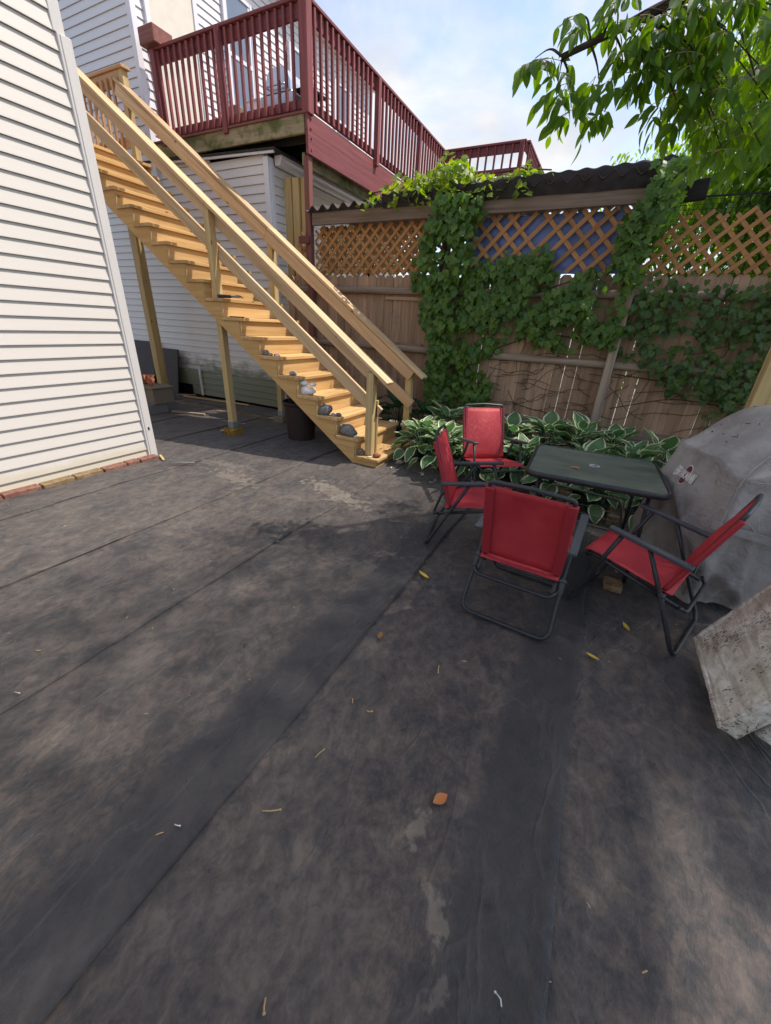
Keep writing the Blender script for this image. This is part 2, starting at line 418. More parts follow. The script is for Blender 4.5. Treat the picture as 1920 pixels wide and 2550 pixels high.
# landscape fabric: dark felt with dusty brown mottling
def fabric():
    k = NT('black_landscape_fabric')
    ge = k.n('ShaderNodeNewGeometry'); pos = ge.outputs['Position']
    def mapped(sx, sy, rot=0):
        mp_ = k.n('ShaderNodeMapping'); mp_.inputs['Scale'].default_value = (sx, sy, 1); mp_.inputs['Rotation'].default_value = (0, 0, rot)
        k.l(pos, mp_.inputs[0]); return mp_.outputs[0]
    big = k.noise(mapped(1.3, .8, .2), 1.0, 5, .6, .6)
    midn = k.noise(mapped(5.5, 4.0, .5), 1.0, 8, .70, .9)
    sml = k.noise(mapped(19, 15, .9), 1.0, 6, .72, .5)
    fine = k.noise(mapped(75, 50), 1.0, 4, .7)
    fib = k.noise(mapped(240, 60, .4), 1.0, 3, .75)
    uv = k.n('ShaderNodeUVMap'); su = k.n('ShaderNodeSeparateXYZ'); k.l(uv.outputs[0], su.inputs[0])
    wob0 = k.n('ShaderNodeMath', operation='MULTIPLY_ADD'); k.l(midn, wob0.inputs[0]); wob0.inputs[1].default_value = .10; k.l(su.outputs[0], wob0.inputs[2])
    clean = k.ramp(wob0.outputs[0], [(.77, g1(1)), (.83, g1(.24)), (.99, g1(.28))])
    def ma(a_, m_, c_):
        nd = k.n('ShaderNodeMath', operation='MULTIPLY_ADD'); k.l(a_, nd.inputs[0]); nd.inputs[1].default_value = m_
        if c_ is None: nd.inputs[2].default_value = 0
        else: k.l(c_, nd.inputs[2])
        return nd.outputs[0]
    s1o = ma(midn, .40, ma(big, .30, ma(sml, .42, None)))
    s3o = ma(fine, .16, s1o)
    class _O:
        def __init__(self, o): self.outputs = [o]
    s1 = _O(s1o)
    dust = k.ramp(s3o, [(.535, g1(.0)), (.60, g1(.20)), (.66, g1(.46)), (.74, g1(.9))])
    dm = k.n('ShaderNodeMath', operation='MULTIPLY'); k.l(dust, dm.inputs[0]); k.l(clean, dm.inputs[1])
    base = k.ramp(fib, [(.3, (.014, .0137, .0152, 1)), (.7, (.031, .0300, .0315, 1))])
    tint = k.ramp(big, [(.4, (.128, .092, .069, 1)), (.6, (.108, .085, .069, 1))])
    col = k.mix(dm.outputs[0], base, tint)
    # creases: thin ridges where the felt has folded
    rid = k.n('ShaderNodeMath', operation='SUBTRACT'); rid.inputs[1].default_value = .5; k.l(k.noise(mapped(2.2, 1.0, .7), 1.0, 4, .5, 1.2), rid.inputs[0])
    rab = k.n('ShaderNodeMath', operation='ABSOLUTE'); k.l(rid.outputs[0], rab.inputs[0])
    crease = k.ramp(rab.outputs[0], [(.0, g1(1)), (.022, g1(0))])
    col = k.mix(ma(crease, .13, None), col, (.11, .10, .092, 1))
    # sandy residue where old concrete and soil were swept
    for (cx, cy, rx, ry, a, amt) in ((-.185, .735, .05, .11, .15, .38), (-.04, .56, .06, .13, .25, .34), (.02, .42, .05, .09, .3, .28), (-2.05, 3.0, .85, .22, -.35, .5), (-3.2, 2.75, .6, .25, -.2, .35), (-3.6, 3.0, .6, .15, .1, .3)):
        mp_ = k.n('ShaderNodeMapping', vector_type='TEXTURE'); mp_.inputs['Location'].default_value = (cx, cy, 0)
        mp_.inputs['Scale'].default_value = (rx, ry, 1); mp_.inputs['Rotation'].default_value = (0, 0, a)
        k.l(pos, mp_.inputs[0])
        ln = k.n('ShaderNodeVectorMath', operation='LENGTH')
        sx = k.n('ShaderNodeVectorMath', operation='MULTIPLY'); sx.inputs[1].default_value = (1, 1, 0)
        wob = k.n('ShaderNodeTexNoise'); wob.inputs['Scale'].default_value = 16; wob.inputs['Detail'].default_value = 5; k.l(pos, wob.inputs['Vector'])
        wv_ = k.n('ShaderNodeVectorMath', operation='MULTIPLY_ADD'); wv_.inputs[1].default_value = (2.6, 2.6, 0); k.l(wob.outputs['Color'], wv_.inputs[0])
        sb_ = k.n('ShaderNodeVectorMath', operation='SUBTRACT'); sb_.inputs[1].default_value = (1.3, 1.3, 0); k.l(mp_.outputs[0], sb_.inputs[0]); k.l(sb_.outputs[0], wv_.inputs[2])
        k.l(wv_.outputs[0], sx.inputs[0]); k.l(sx.outputs[0], ln.inputs[0])
        fa = k.ramp(ln.outputs['Value'], [(.25, g1(1)), (1.0, g1(0))])
        sp = k.noise(mapped(46, 38, .3), 1.0, 7, .8)
        ml = k.n('ShaderNodeMath', operation='MULTIPLY'); k.l(fa, ml.inputs[0]); k.l(sp, ml.inputs[1])
        col = k.mix(k.ramp(ml.outputs[0], [(.27, g1(0)), (.44, g1(amt))]), col, (.23, .19, .145, 1))
    k.bump(ma(crease, .35, ma(fib, .22, s1o)), .6, .02)
    k.base(col, .62, .30)
    k.b.inputs['Sheen Weight'].default_value = .12; k.b.inputs['Sheen Roughness'].default_value = .5
    return k.m
M_FABRIC = fabric()
def soil(name, c1, c2):
    k = NT(name); ge = k.n('ShaderNodeNewGeometry'); n_ = k.noise(ge.outputs['Position'], 9, 8, .7)
    k.bump(n_, .8, .03); return k.base(k.ramp(n_, [(.35, c1), (.65, c2)]), .95, .1)
M_SOIL = soil('bed_soil', (.022, .016, .011, 1), (.06, .045, .032, 1))
M_DUST = soil('pale_dirt', (.10, .08, .06, 1), (.20, .165, .125, 1))
M_LAWN = soil('far_gravel', (.20, .185, .165, 1), (.30, .285, .26, 1))

def leafmat(name, c1, c2, trans=.35, rough=.45, margin=None, vary=.25, tcol=None):
    k = NT(name)
    oi = k.n('ShaderNodeObjectInfo'); ge = k.n('ShaderNodeNewGeometry')
    v = k.coord('Object', (1, 1, 1)); n_ = k.noise(v, 22, 3)
    rn = k.n('ShaderNodeMath', operation='ADD'); k.l(oi.outputs['Random'], rn.inputs[0]); k.l(ge.outputs['Random Per Island'], rn.inputs[1])
    fr = k.n('ShaderNodeMath', operation='FRACT'); k.l(rn.outputs[0], fr.inputs[0])
    col = k.mix(fr.outputs[0], c1, c2)
    col = k.mix(k.ramp(n_, [(.35, g1(0)), (.7, g1(.4))]), col, tuple(x * .6 for x in c1[:3]) + (1,))
    if margin:
        uv = k.n('ShaderNodeUVMap'); su = k.n('ShaderNodeSeparateXYZ'); k.l(uv.outputs[0], su.inputs[0])
        ad = k.n('ShaderNodeMath', operation='MULTIPLY_ADD'); k.l(n_, ad.inputs[0]); ad.inputs[1].default_value = .32; k.l(su.outputs[0], ad.inputs[2])
        col = k.mix(k.ramp(ad.outputs[0], [(.93, g1(0)), (.985, g1(1))]), col, margin)
        wv = k.n('ShaderNodeTexWave'); wv.inputs['Scale'].default_value = 2.1; k.l(uv.outputs[0], wv.inputs['Vector'])
        k.bump(wv.outputs['Fac'], .35, .006)
    k.base(col, rough, .35)
    tr = k.n('ShaderNodeBsdfTranslucent')
    tcn = k.mix(.0, col, col) if tcol is None else k.mix(.65, col, tcol)
    hv = k.n('ShaderNodeHueSaturation'); hv.inputs['Value'].default_value = 1.9; hv.inputs['Saturation'].default_value = 1.15; k.l(tcn, hv.inputs['Color'])
    k.l(hv.outputs[0], tr.inputs['Color'])
    ms = k.n('ShaderNodeMixShader'); ms.inputs[0].default_value = trans
    k.l(k.b.outputs[0], ms.inputs[1]); k.l(tr.outputs[0], ms.inputs[2]); k.l(ms.outputs[0], k.out.inputs[0])
    return k.m
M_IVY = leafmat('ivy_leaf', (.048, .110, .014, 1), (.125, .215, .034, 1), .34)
M_IVY_D = leafmat('shaded_ivy_leaf', (.036, .080, .013, 1), (.085, .145, .026, 1), .28)  # darker copy of the ivy greens, shade put into the colour
M_VINE = leafmat('yellow_vine_leaf', (.13, .22, .025, 1), (.30, .34, .05, 1), .5)  # brighter and yellower than the ivy greens
M_TREE = leafmat('tree_leaf', (.045, .105, .016, 1), (.085, .16, .026, 1), .5, tcol=(.20, .32, .02, 1))
M_TREE2 = leafmat('far_tree_leaf', (.06, .12, .02, 1), (.12, .19, .035, 1), .5, tcol=(.24, .36, .03, 1))
M_HOSTA = leafmat('hosta_leaf', (.06, .14, .05, 1), (.115, .21, .08, 1), .26, .42, (.62, .64, .40, 1))
M_YLEAF = plain('yellow_leaf', (.52, .34, .04, 1), .6)
M_OLEAF = plain('orange_leaf', (.36, .13, .035, 1), .6)
M_BLEAF = plain('brown_leaf', (.24, .11, .04, 1), .7)
M_TWIG = plain('pale_twig', (.40, .27, .12, 1), .7)
M_STAPLE = plain('staple_metal', (.6, .6, .58, 1), .3, .5, .6)
M_DEBRIS = plain('bud_debris', (.055, .028, .018, 1), .9)

def sling(name):
    k = NT(name)
    v = k.coord('Object', (900, 900, 900), False)
    ch = k.n('ShaderNodeTexChecker'); ch.inputs['Scale'].default_value = 1.0; k.l(v, ch.inputs['Vector'])
    n_ = k.noise(k.coord('Object'), 7, 5)
    col = k.ramp(n_, [(.3, (.40, .030, .040, 1)), (.7, (.52, .050, .060, 1))])
    k.bump(ch.outputs['Fac'], .05, .001)
    k.base(col, .55, .3)
    tr = k.n('ShaderNodeBsdfTranslucent'); tr.inputs['Color'].default_value = (.5, .02, .03, 1)
    ms = k.n('ShaderNodeMixShader'); ms.inputs[0].default_value = .18
    k.l(k.b.outputs[0], ms.inputs[1]); k.l(tr.outputs[0], ms.inputs[2]); k.l(ms.outputs[0], k.out.inputs[0])
    return k.m
M_SLING = sling('red_sling')
M_HEM = plain('dark_red_hem', (.30, .022, .03, 1), .6, .3, 0, 20, .3)
def dusty_sling():
    k = NT('dusty_red_sling'); v = k.coord('Object', (1, 1, .45), False)
    n_ = k.noise(v, 13, 5, .62, 2.2); n3 = k.noise(k.coord('Object', (1, 1, 1), False), 5, 3)
    m_ = k.ramp(n_, [(.485, g1(0)), (.51, g1(.5)), (.535, g1(0))])
    mm = k.n('ShaderNodeMath', operation='MULTIPLY'); k.l(m_, mm.inputs[0]); k.l(k.ramp(n3, [(.4, g1(.2)), (.6, g1(1))]), mm.inputs[1])
    col = k.mix(mm.outputs[0], (.40, .036, .044, 1), (.58, .24, .16, 1))
    return k.base(col, .6, .3)
M_SLING_D = dusty_sling()
def cover():
    k = NT('grey_cover_cloth'); v = k.coord('Object', (1, 1, 1), False)
    n_ = k.noise(v, 3.2, 6, .6); f_ = k.noise(v, 90, 3)
    col = k.ramp(n_, [(.32, (.20, .176, .158, 1)), (.68, (.33, .303, .280, 1))])
    col = k.mix(k.ramp(k.noise(v, 7, 4), [(.55, g1(0)), (.75, g1(.5))]), col, (.15, .135, .11, 1))
    wr = k.noise(k.coord('Object', (1, 1, 1), False), 9, 5, .6, 2.5)
    k.bump(wr, .5, .03)
    return k.base(col, .8, .2)
M_COVER = cover()
def chest_mat():
    k = NT('stained_white_foam'); v = k.coord('Object', (1, 1, 1), False)
    n_ = k.noise(v, 6, 8, .68, .5); s_ = k.noise(k.coord('Object', (1, 1.8, 1), False), 52, 7, .74, 1.0); pk = k.noise(v, 4.5, 5, .6)
    streak = k.noise(k.coord('Object', (7, 1.2, 7), False), 3, 5, .6, 1.0)
    col = k.ramp(n_, [(.32, (.33, .28, .21, 1)), (.47, (.52, .47, .385, 1)), (.58, (.64, .60, .52, 1)), (.72, (.72, .69, .62, 1))])
    col = k.mix(k.ramp(streak, [(.42, g1(.55)), (.56, g1(0))]), col, (.25, .19, .14, 1))
    mm = k.n('ShaderNodeMath', operation='MULTIPLY_ADD'); k.l(pk, mm.inputs[0]); mm.inputs[1].default_value = .42; k.l(s_, mm.inputs[2])
    col = k.mix(k.ramp(mm.outputs[0], [(.77, g1(0)), (.80, g1(.92))]), col, (.075, .045, .04, 1))
    k.bump(k.noise(v, 34, 6, .7), .45, .004)
    return k.base(col, .85, .15)
M_CHEST = chest_mat()
def glass_top():
    k = NT('dusty_green_glass'); v = k.coord('Object', (1, 2.5, 1), False)
    n_ = k.noise(v, 4, 6, .62, .8); n2_ = k.noise(v, 26, 3)
    col = k.ramp(n_, [(.3, (.065, .078, .066, 1)), (.6, (.115, .13, .10, 1)), (.8, (.18, .18, .12, 1))])
    k.bump(n2_, .25, .003)
    return k.base(col, .33, .45)
M_GLASSTOP = glass_top()
M_MAROON = plain('maroon_print', (.13, .032, .036, 1), .8)
M_WHITEPRINT = plain('white_print', (.66, .62, .58, 1), .8, .2, 0, 30, .3)

#@@SETTING
# ------------------------------------------------------------------ ground
def fnoise(x, y):
    a = mnoise.noise(V((x * 1.1, y * .8, 3.3))) * .012 + mnoise.noise(V((x * 3.4 + y * 1.1, y * 1.5, 7.7))) * .006
    b = abs(mnoise.noise(V((x * 2.1 - y * .7, y * .9 + x * .4, 1.2))))
    return a + max(0, .10 - b) * .07 + mnoise.noise(V((x * 9, y * 7, 2))) * .0018
def struct(o): o['kind'] = 'structure'; return o
gv, gf = bxgeo(-150, 150, -150, 200, -.5, -.06)
struct(ob('ground', mesh_from('ground_mesh', gv, gf), M_LAWN))
gx = [-10 + .25 * i for i in range(61)]; gy = [3.2 + .2 * i for i in range(15)]
bv = [(x, y, -.035 + .02 * mnoise.noise(V((x * 2, y * 2, 0))) + max(0, min(1, (y - 4.5) / 1.0)) * (.12 if x > -1.9 else .03)) for y in gy for x in gx]
bf = [(j * 61 + i, j * 61 + i + 1, (j + 1) * 61 + i + 1, (j + 1) * 61 + i) for j in range(14) for i in range(60)]
struct(ob('planting_bed', mesh_from('bed_mesh', bv, bf, True), M_SOIL))
seams = [-8.0, -6.95, -5.95, -4.95, -3.92, -2.87, -1.88, -.80, .26, 1.30, 2.35, 3.4]
for si in range(len(seams) - 1):
    x0, x1 = seams[si] - .06, seams[si + 1]
    near = -1.95 <= x0 <= 1.5
    dx = .03 if near else .05
    nx = int((x1 - x0) / dx) + 1
    y0 = -2.0 if x0 > -5.2 else 2.4
    ny = int((5.1 - y0) / (.035 if near else .05)) + 1
    yend = 4.95 if x0 < -3.5 else (4.55 if x0 < -1.5 else 4.35)
    vs_, uv = [], []
    for j in range(ny + 1):
        for i in range(nx + 1):
            u = i / nx
            ye = yend + .10 * mnoise.noise(V((x0 + u, 4, 9))) 
            y = y0 + (ye - y0) * j / ny
            xe = x1 + .012 * mnoise.noise(V((y * 1.3, si * 5, 0)))
            x = x0 + (xe - x0) * u
            lift = (.0045 + .020 * max(0, mnoise.noise(V((y * 1.1, si * 3.3, 4))) + .05)) * max(0, (u - .93) / .07) ** 1.4 * (1 if si in (6, 7) else .55)
            uu = u if si in (6, 7) else u * .7
            vs_.append((x, y, fnoise(x, y) + .004 + (.0065 if near else .004) * u + lift * (1 if near else .5))); uv.append((uu, y))
    fs = [(j * (nx + 1) + i, j * (nx + 1) + i + 1, (j + 1) * (nx + 1) + i + 1, (j + 1) * (nx + 1) + i) for j in range(ny) for i in range(nx)]
    # turned-down hem so the edge has thickness and throws a thin shadow
    o = len(vs_)
    for j in range(ny + 1):
        p = vs_[j * (nx + 1) + nx]; vs_.append((p[0] - .001, p[1], p[2] - .0022)); uv.append((1 if si in (6, 7) else .7, p[1]))
    fs += [(j * (nx + 1) + nx, o + j, o + j + 1, (j + 1) * (nx + 1) + nx) for j in range(ny)]
    struct(ob('landscape_fabric', mesh_from('fabric_mesh', vs_, fs, True, uv), M_FABRIC))
# dirt band and second sheet under the house wall behind the stairs
vs_, uv = [], []
NXs = 70
for j in range(9):
    for i in range(NXs):
        x = -9.5 + i * (6.4 / (NXs - 1)); e0 = 4.93 + .10 * mnoise.noise(V((x, 1, 1))); y = e0 + (5.25 - e0) * j / 8
        vs_.append((x, y, .004 + .018 * math.sin(j / 8 * math.pi) + .02 * mnoise.noise(V((x * 5, y * 7, 3)))))
fs = [(j * NXs + i, j * NXs + i + 1, (j + 1) * NXs + i + 1, (j + 1) * NXs + i) for j in range(8) for i in range(NXs - 1)]
struct(ob('dirt_strip', mesh_from('dirt_mesh', vs_, fs, True), M_DUST))
vs_, uv = [], []
for j in range(12):
    for i in range(NXs):
        x = -9.5 + i * (6.4 / (NXs - 1)); e0 = 5.14 + .06 * mnoise.noise(V((x * 1.3, 5, 1))); y = e0 + (5.64 - e0) * j / 11
        vs_.append((x, y, .022 + fnoise(x, y))); uv.append((.3, y))
fs = [(j * NXs + i, j * NXs + i + 1, (j + 1) * NXs + i + 1, (j + 1) * NXs + i) for j in range(11) for i in range(NXs - 1)]
struct(ob('landscape_fabric', mesh_from('fabric_mesh', vs_, fs, True, uv), M_FABRIC))

# ------------------------------------------------------------------ siding helper
_sm = {}
def course(parent, mat, normal, off, a0, a1, z0, exp=.1131):
    """one clapboard: normal '-Y' (off = wall y, length along x) or '+X' (off = wall x, length along y)"""
    Ln = round(a1 - a0, 3)
    if (Ln, exp) not in _sm:
        pr = [(0, .004), (.015, .002), (.0185, .004), (.018, .012), (.003, exp), (0, exp)]
        n = len(pr)
        v = [(-Ln / 2, d, z) for d, z in pr] + [(Ln / 2, d, z) for d, z in pr]
        f = [tuple(range(n)), tuple(range(2 * n - 1, n - 1, -1))] + [(i, n + i, n + (i + 1) % n, (i + 1) % n) for i in range(n)]
        me = mesh_from('siding_mesh', v, f)
        import bmesh
        bm = bmesh.new(); bm.from_mesh(me); bmesh.ops.recalc_face_normals(bm, faces=bm.faces); bm.to_mesh(me); bm.free()
        _sm[(Ln, exp)] = me
    mid = (a0 + a1) / 2
    mw = Matrix.Identity(4)
    if normal == '-Y':
        ax, ay, t = V((-1, 0, 0)), V((0, -1, 0)), V((mid, off, z0))
    else:
        ax, ay, t = V((0, -1, 0)), V((1, 0, 0)), V((off, mid, z0))
    for i in range(3):
        mw[i][0] = ax[i]; mw[i][1] = ay[i]; mw[i][2] = (0, 0, 1)[i]
    mw.translation = t
    return ob('siding', _sm[(Ln, exp)], mat, parent, mw)

# ------------------------------------------------------------------ near house wing
hA = thing('house_wing', 'near house wing clad in cream vinyl siding with brick footing, at the left edge', 'house', (-4.46, 1, 0))
cuboid('wall', -8.0, -4.468, -5.0, 2.735, .02, 6.4, M_TRIM_A, hA, axis='Y')
for k in range(56):
    course(hA, M_SIDING_A, '+X', -4.46, -5.0, 2.66, -.008 + .1131 * k)
vsT = [(-4.468, 2.655), (-4.43, 2.655), (-4.425, 2.66), (-4.425, 2.745), (-4.468, 2.745)]
cuboid('corner_trim', -4.466, -4.428, 2.645, 2.752, -.005, 3.50, M_TRIM_A, hA, .004, 'Z')
cuboid('corner_bead', -4.47, -4.421, 2.665, 2.700, -.005, 3.495, M_TRIM_A, hA, .003, 'Z')
cuboid('upper_corner_trim', -4.466, -4.436, 2.628, 2.690, 3.50, 6.3, M_TRIM_A, hA, .004, 'Z')
cuboid('screw_hook', -4.428, -4.417, 2.692, 2.712, .33, .36, M_DARK, hA, .002, 'Z')
by = 2.70
blen = [.205, .135, .235, .255, .27, .28, .24, .25, .25]
bm_ = [M_BRICK, M_BRICK, M_BRICK, M_BRICK_MOSS, M_BRICK_MOSS, M_BRICK, M_BRICK, M_BRICK, M_BRICK]
blab = ['intact red brick lying against the corner trim of the cream wall', 'short broken brick between two red bricks beside the cream wall corner',
        'red brick left of the short broken brick in the footing row', 'mossy tan brick next to the pale bits on the dark fabric',
        'long mossy brick in the middle of the footing row', 'flat reddish brown brick above the tuft of grass', 'red brick at the left picture edge under the siding',
        '', '']
for i in range(9):
    L_ = blen[i]
    if i < 7:
        o = plank('brick', (-4.395, by, .018), (-4.395 + .006 * (-1) ** i, by - L_, .018), .095, .055, bm_[i], None, (0, 0, 1), .007)
        o.rotation_mode = 'QUATERNION'
        tag(o, blab[i], 'brick', 'bricks along the foot of the cream wall')
    by -= L_ + .012

# ------------------------------------------------------------------ upper house
hB = thing('house', 'white sided two storey house behind the red deck', 'house', (-7.43, 5.6, 0))
cuboid('wall', -13, -7.44, 5.615, 12.6, 3.2, 7.55, M_TRIM_B, hB)
prism('roof', [(-13, 8.6), (-7.16, 7.46), (-7.16, 7.36), (-13, 7.5)], 5.3, 12.85, M_ROOFING, hB)
zz = [3.60 + .1131 * k for k in range(33)]
for z in zz:
    course(hB, M_SIDING_B, '-Y', 5.60, -12.5, -7.49, z)
for z in zz[1:]:
    course(hB, M_SIDING_B, '+X', -7.43, 5.66, 12.5, z)
cuboid('corner_trim', -7.50, -7.405, 5.575, 5.672, 3.45, 7.36, M_TRIM_B, hB, .005, 'Z')
cuboid('end_trim', -7.435, -7.405, 12.45, 12.56, 3.6, 7.3, M_TRIM_B, hB, .005, 'Z')
def opening(name, y0, y1, z0, z1, fw_, pane_mat, sash=False):
    fr = cuboid(name, -7.425, -7.385, y0 + fw_, y1 - fw_, z0 + fw_, z1 - fw_, pane_mat, hB, .002, 'Z')
    for a, b, c_, d in ((y0, y0 + fw_, z0, z1), (y1 - fw_, y1, z0, z1)):
        cuboid('frame', -7.425, -7.365, a, b, c_, d, M_TRIM_B, fr, .004, 'Z')
    cuboid('frame', -7.425, -7.368, y0 + fw_, y1 - fw_, z1 - fw_, z1, M_TRIM_B, fr, .004, 'Y')
    cuboid('sill', -7.425, -7.345, y0 - .02, y1 + .02, z0 - .03, z0 + .03, M_TRIM_B, fr, .004, 'Y')
    if sash:
        zm = (z0 + z1) / 2
        cuboid('sash_rail', -7.39, -7.372, y0 + fw_, y1 - fw_, zm - .03, zm + .03, M_TRIM_B, fr, .003, 'Y')
        for a in (y0 + fw_, y1 - fw_ - .045):
            cuboid('sash_stile', -7.389, -7.374, a, a + .045, z0 + .03, zm, M_TRIM_B, fr, .003, 'Z')
            cuboid('sash_stile', -7.389, -7.378, a, a + .045, zm, z1 - fw_, M_TRIM_B, fr, .003, 'Z')
    return fr
opening('door', 5.80, 6.80, 4.08, 6.30, .085, M_DOOR)
opening('window', 7.38, 8.10, 5.0, 6.75, .055, M_GLASS, True)
opening('window', 9.15, 9.85, 5.4, 6.75, .055, M_GLASS, True)
opening('window', 10.82, 11.58, 5.4, 6.85, .06, M_GLASS, True)
cuboid('eave_board', -7.155, -7.13, 5.32, 12.84, 7.30, 7.46, M_TRIM_B, hB, .005, 'Y')
cuboid('soffit', -7.41, -7.16, 5.4, 12.8, 7.30, 7.32, M_TRIM_B, hB, .003, 'Y')

# ------------------------------------------------------------------ lean-to below the deck
hC = thing('lean_to', 'low white sided lean-to with mildewed bottom boards behind the stairs', 'outbuilding', (-5, 5.65, 0))
cuboid('wall', -10.2, -5.06, 5.67, 10, 0.06, 3.70, M_SIDING_B, hC)
for k in range(31):
    z = .075 + .1131 * k
    x0 = -7.10 if z < .53 else -10.2
    course(hC, M_SIDING_C, '-Y', 5.65, x0, -5.09, z)
for k in range(31):
    course(hC, M_SIDING_C, '+X', -5.02, 5.72, 9.9, .075 + .1131 * k)
for k in (31, 32):
    z = .075 + .1131 * k
    course(hC, M_SIDING_C, '-Y', 5.65, -10.2, -5.09 if k == 31 else -6.2, z)
cuboid('corner_trim', -5.10, -5.005, 5.622, 5.66, .06, 3.66, M_TRIM_B, hC, .004, 'Z')
cuboid('corner_trim', -5.04, -4.998, 5.662, 5.74, .06, 3.66, M_TRIM_B, hC, .004, 'Z')
prism('roof', [(-8.4, 3.86), (-4.83, 3.73), (-4.83, 3.705), (-8.4, 3.83)], 5.57, 9.8, M_ROOFING, hC)
prism('rake_board', [(-8.4, 3.828), (-4.86, 3.703), (-4.86, 3.675), (-8.4, 3.795)], 5.585, 5.61, M_TRIM_B, hC)
gp = [(-4.995, 3.70), (-4.86, 3.70), (-4.855, 3.66), (-4.885, 3.63), (-4.89, 3.585), (-4.995, 3.585)]
prism('gutter', gp, 5.76, 9.6, M_TRIM_B, hC)
cuboid('skirt_panel', -7.93, -7.11, 5.60, 5.63, .25, .56, M_SIDING_C, hC)
cuboid('skirt_panel', -7.36, -7.11, 5.60, 5.63, .07, .247, M_SIDING_C, hC)
cuboid('crawl_vent', -7.95, -7.365, 5.64, 5.66, .04, .247, M_DARK, hC)  # near-black slab stands in for the shaded inside of the opening
cuboid('panel_trim', -7.115, -7.085, 5.595, 5.635, .06, .56, M_TRIM_B, hC, .003, 'Z')
cuboid('wall', -10.2, -7.95, 5.62, 5.66, .04, .53, M_SIDING_C, hC)

# paired tan posts beside the lean-to
for (x0, x1, y) in ((-4.93, -4.80, 5.86), (-4.79, -4.67, 5.88), (-4.66, -4.575, 5.92)):
    i_ = [-4.93, -4.79, -4.66].index(x0)
    o = cuboid('support_post', x0, x1, y, y + .12, -.02, 3.46, M_LUMBER_Y, None, .005, 'Z')
    tag(o, ['tan post nearest the white gutter corner of the lean-to', 'wider bright tan post in the middle of the trio under the deck',
            'narrow tan post tight behind the red-brown deck post'][i_], 'post', 'tan posts beside the lean-to')

# ------------------------------------------------------------------ red deck
dk = thing('deck', 'raised red stained deck with baluster railing and mossy front beam', 'deck', (-4.25, 5.6, 4.0))
XR = -4.25; XL = -7.36; YF = 5.60; YB = 10.75; ZF = 4.05
plank('front_beam', (XL, YF + .02, 3.93), (XR - .06, YF + .02, 3.93), .045, .21, M_MOSSY, dk)
plank('fascia_board', (XR - .02, YF - .01, 3.945), (XR - .02, YB + .3, 3.945), .04, .19, M_RED, dk)
plank('fascia_board', (XR - .015, YF - .01, 3.725), (XR - .015, YB + .3, 3.725), .042, .245, M_RED, dk)
for z in (3.98, 3.88, 3.78, 3.66):
    v, f = lathe_geo([(0, 0), (.014, 0), (.012, .012), (0, .014)], 8)
    ob('bolt_head', mesh_from('bolt_mesh', v, f), M_RED, dk, Matrix.Translation(V((XR + .006, YF + .06, z))) @ Matrix.Rotation(R(90), 4, 'Y'))
plank('inner_beam', (XR - .14, YF + .06, 3.58), (XR - .14, YB, 3.58), .045, .14, M_MOSSY, dk)
for i in range(12):
    y = YF + .25 + .42 * i
    plank('joist', (XL, y, 3.91), (XR - .06, y, 3.91), .04, .19, M_SHADEWOOD, dk)
for i in range(36):
    y = YF + .045 + .143 * i
    plank('deck_board', (XL, y, 4.035), (XR + .0, y, 4.035), .136, .028, M_REDBROWN, dk)
cuboid('rail_gap_strip', XL, XR - .1, YF - .004, YF + .02, 4.021, 4.048, M_SIDING_B, dk)  # added white strip imitating the house wall seen through the rail gap
cuboid('deck_post', XR - .115, XR - .025, 5.625, 5.715, -.02, 3.60, M_REDBROWN, dk, .004, 'Z')
def railing(name, p0, p1, posts, nb, out, top=5.07, zb=4.09, mid=None):
    """cap from p0 to p1 (xy); balusters on the outer face"""
    a, b = V((p0[0], p0[1], 0)), V((p1[0], p1[1], 0)); d = (b - a).normalized(); n = V((out[0], out[1], 0))
    cap = plank(name, a + V((0, 0, top + .018)), b + V((0, 0, top + .018)), .135, .036, M_RED, dk)
    e = n * .0
    plank('top_rail', a + e + V((0, 0, top - .075)), b + e + V((0, 0, top - .075)), .036, .145, M_RED, cap)
    plank('bottom_rail', a + e + V((0, 0, zb + .05)), b + e + V((0, 0, zb + .05)), .036, .10, M_RED, cap)
    if mid: plank('middle_rail', a + e + V((0, 0, mid)), b + e + V((0, 0, mid)), .036, .12, M_RED, cap)
    Ln = (b - a).length
    for i in range(nb):
        t = (i + .5) / nb
        q = a + d * (Ln * t)
        if any(abs((q - a).dot(d) - s) < .07 for s in posts): continue
        q = q + n * .039
        plank('baluster', q + V((0, 0, zb - .015)), q + V((0, 0, top - .01)), .036, .038, M_RED, cap, n, .003)
    for s in posts:
        q = a + d * s + n * .058
        plank('post', q + V((0, 0, zb - .12)), q + V((0, 0, top - .004)), .085, .08, M_RED, cap, n)
    return cap
railing('railing', (-7.2, YF + .06), (XR - .03, YF + .06), (.12, 1.47), 23, (0, -1))
railing('railing', (XR - .04, YF + .12), (XR - .04, 10.62), (1.72, 3.40, 4.95), 37, (1, 0))
railing('railing', (XR - .02, 10.58), (-2.48, 10.58), (1.72,), 10, (0, -1), mid=4.62)
railing('railing', (-2.48, 10.6), (-2.48, 13.4), (1.3, 2.6), 19, (1, 0), mid=4.62)
cuboid('corner_post', XR - .085, XR + .03, YF - .015, YF + .105, 4.02, 5.25, M_RED, dk, .006, 'Z')
cuboid('newel_box', -7.23, -6.90, 5.50, 5.84, 5.10, 5.30, M_REDBROWN, dk, .012)
for i in range(16):
    plank('deck_board', (XR + .03, 10.62 + .143 * i, 4.035), (-2.4, 10.62 + .143 * i, 4.035), .136, .028, M_REDBROWN, dk)
cuboid('side_fascia', XR + .05, -2.44, 10.50, 10.54, 3.80, 4.03, M_RED, dk)
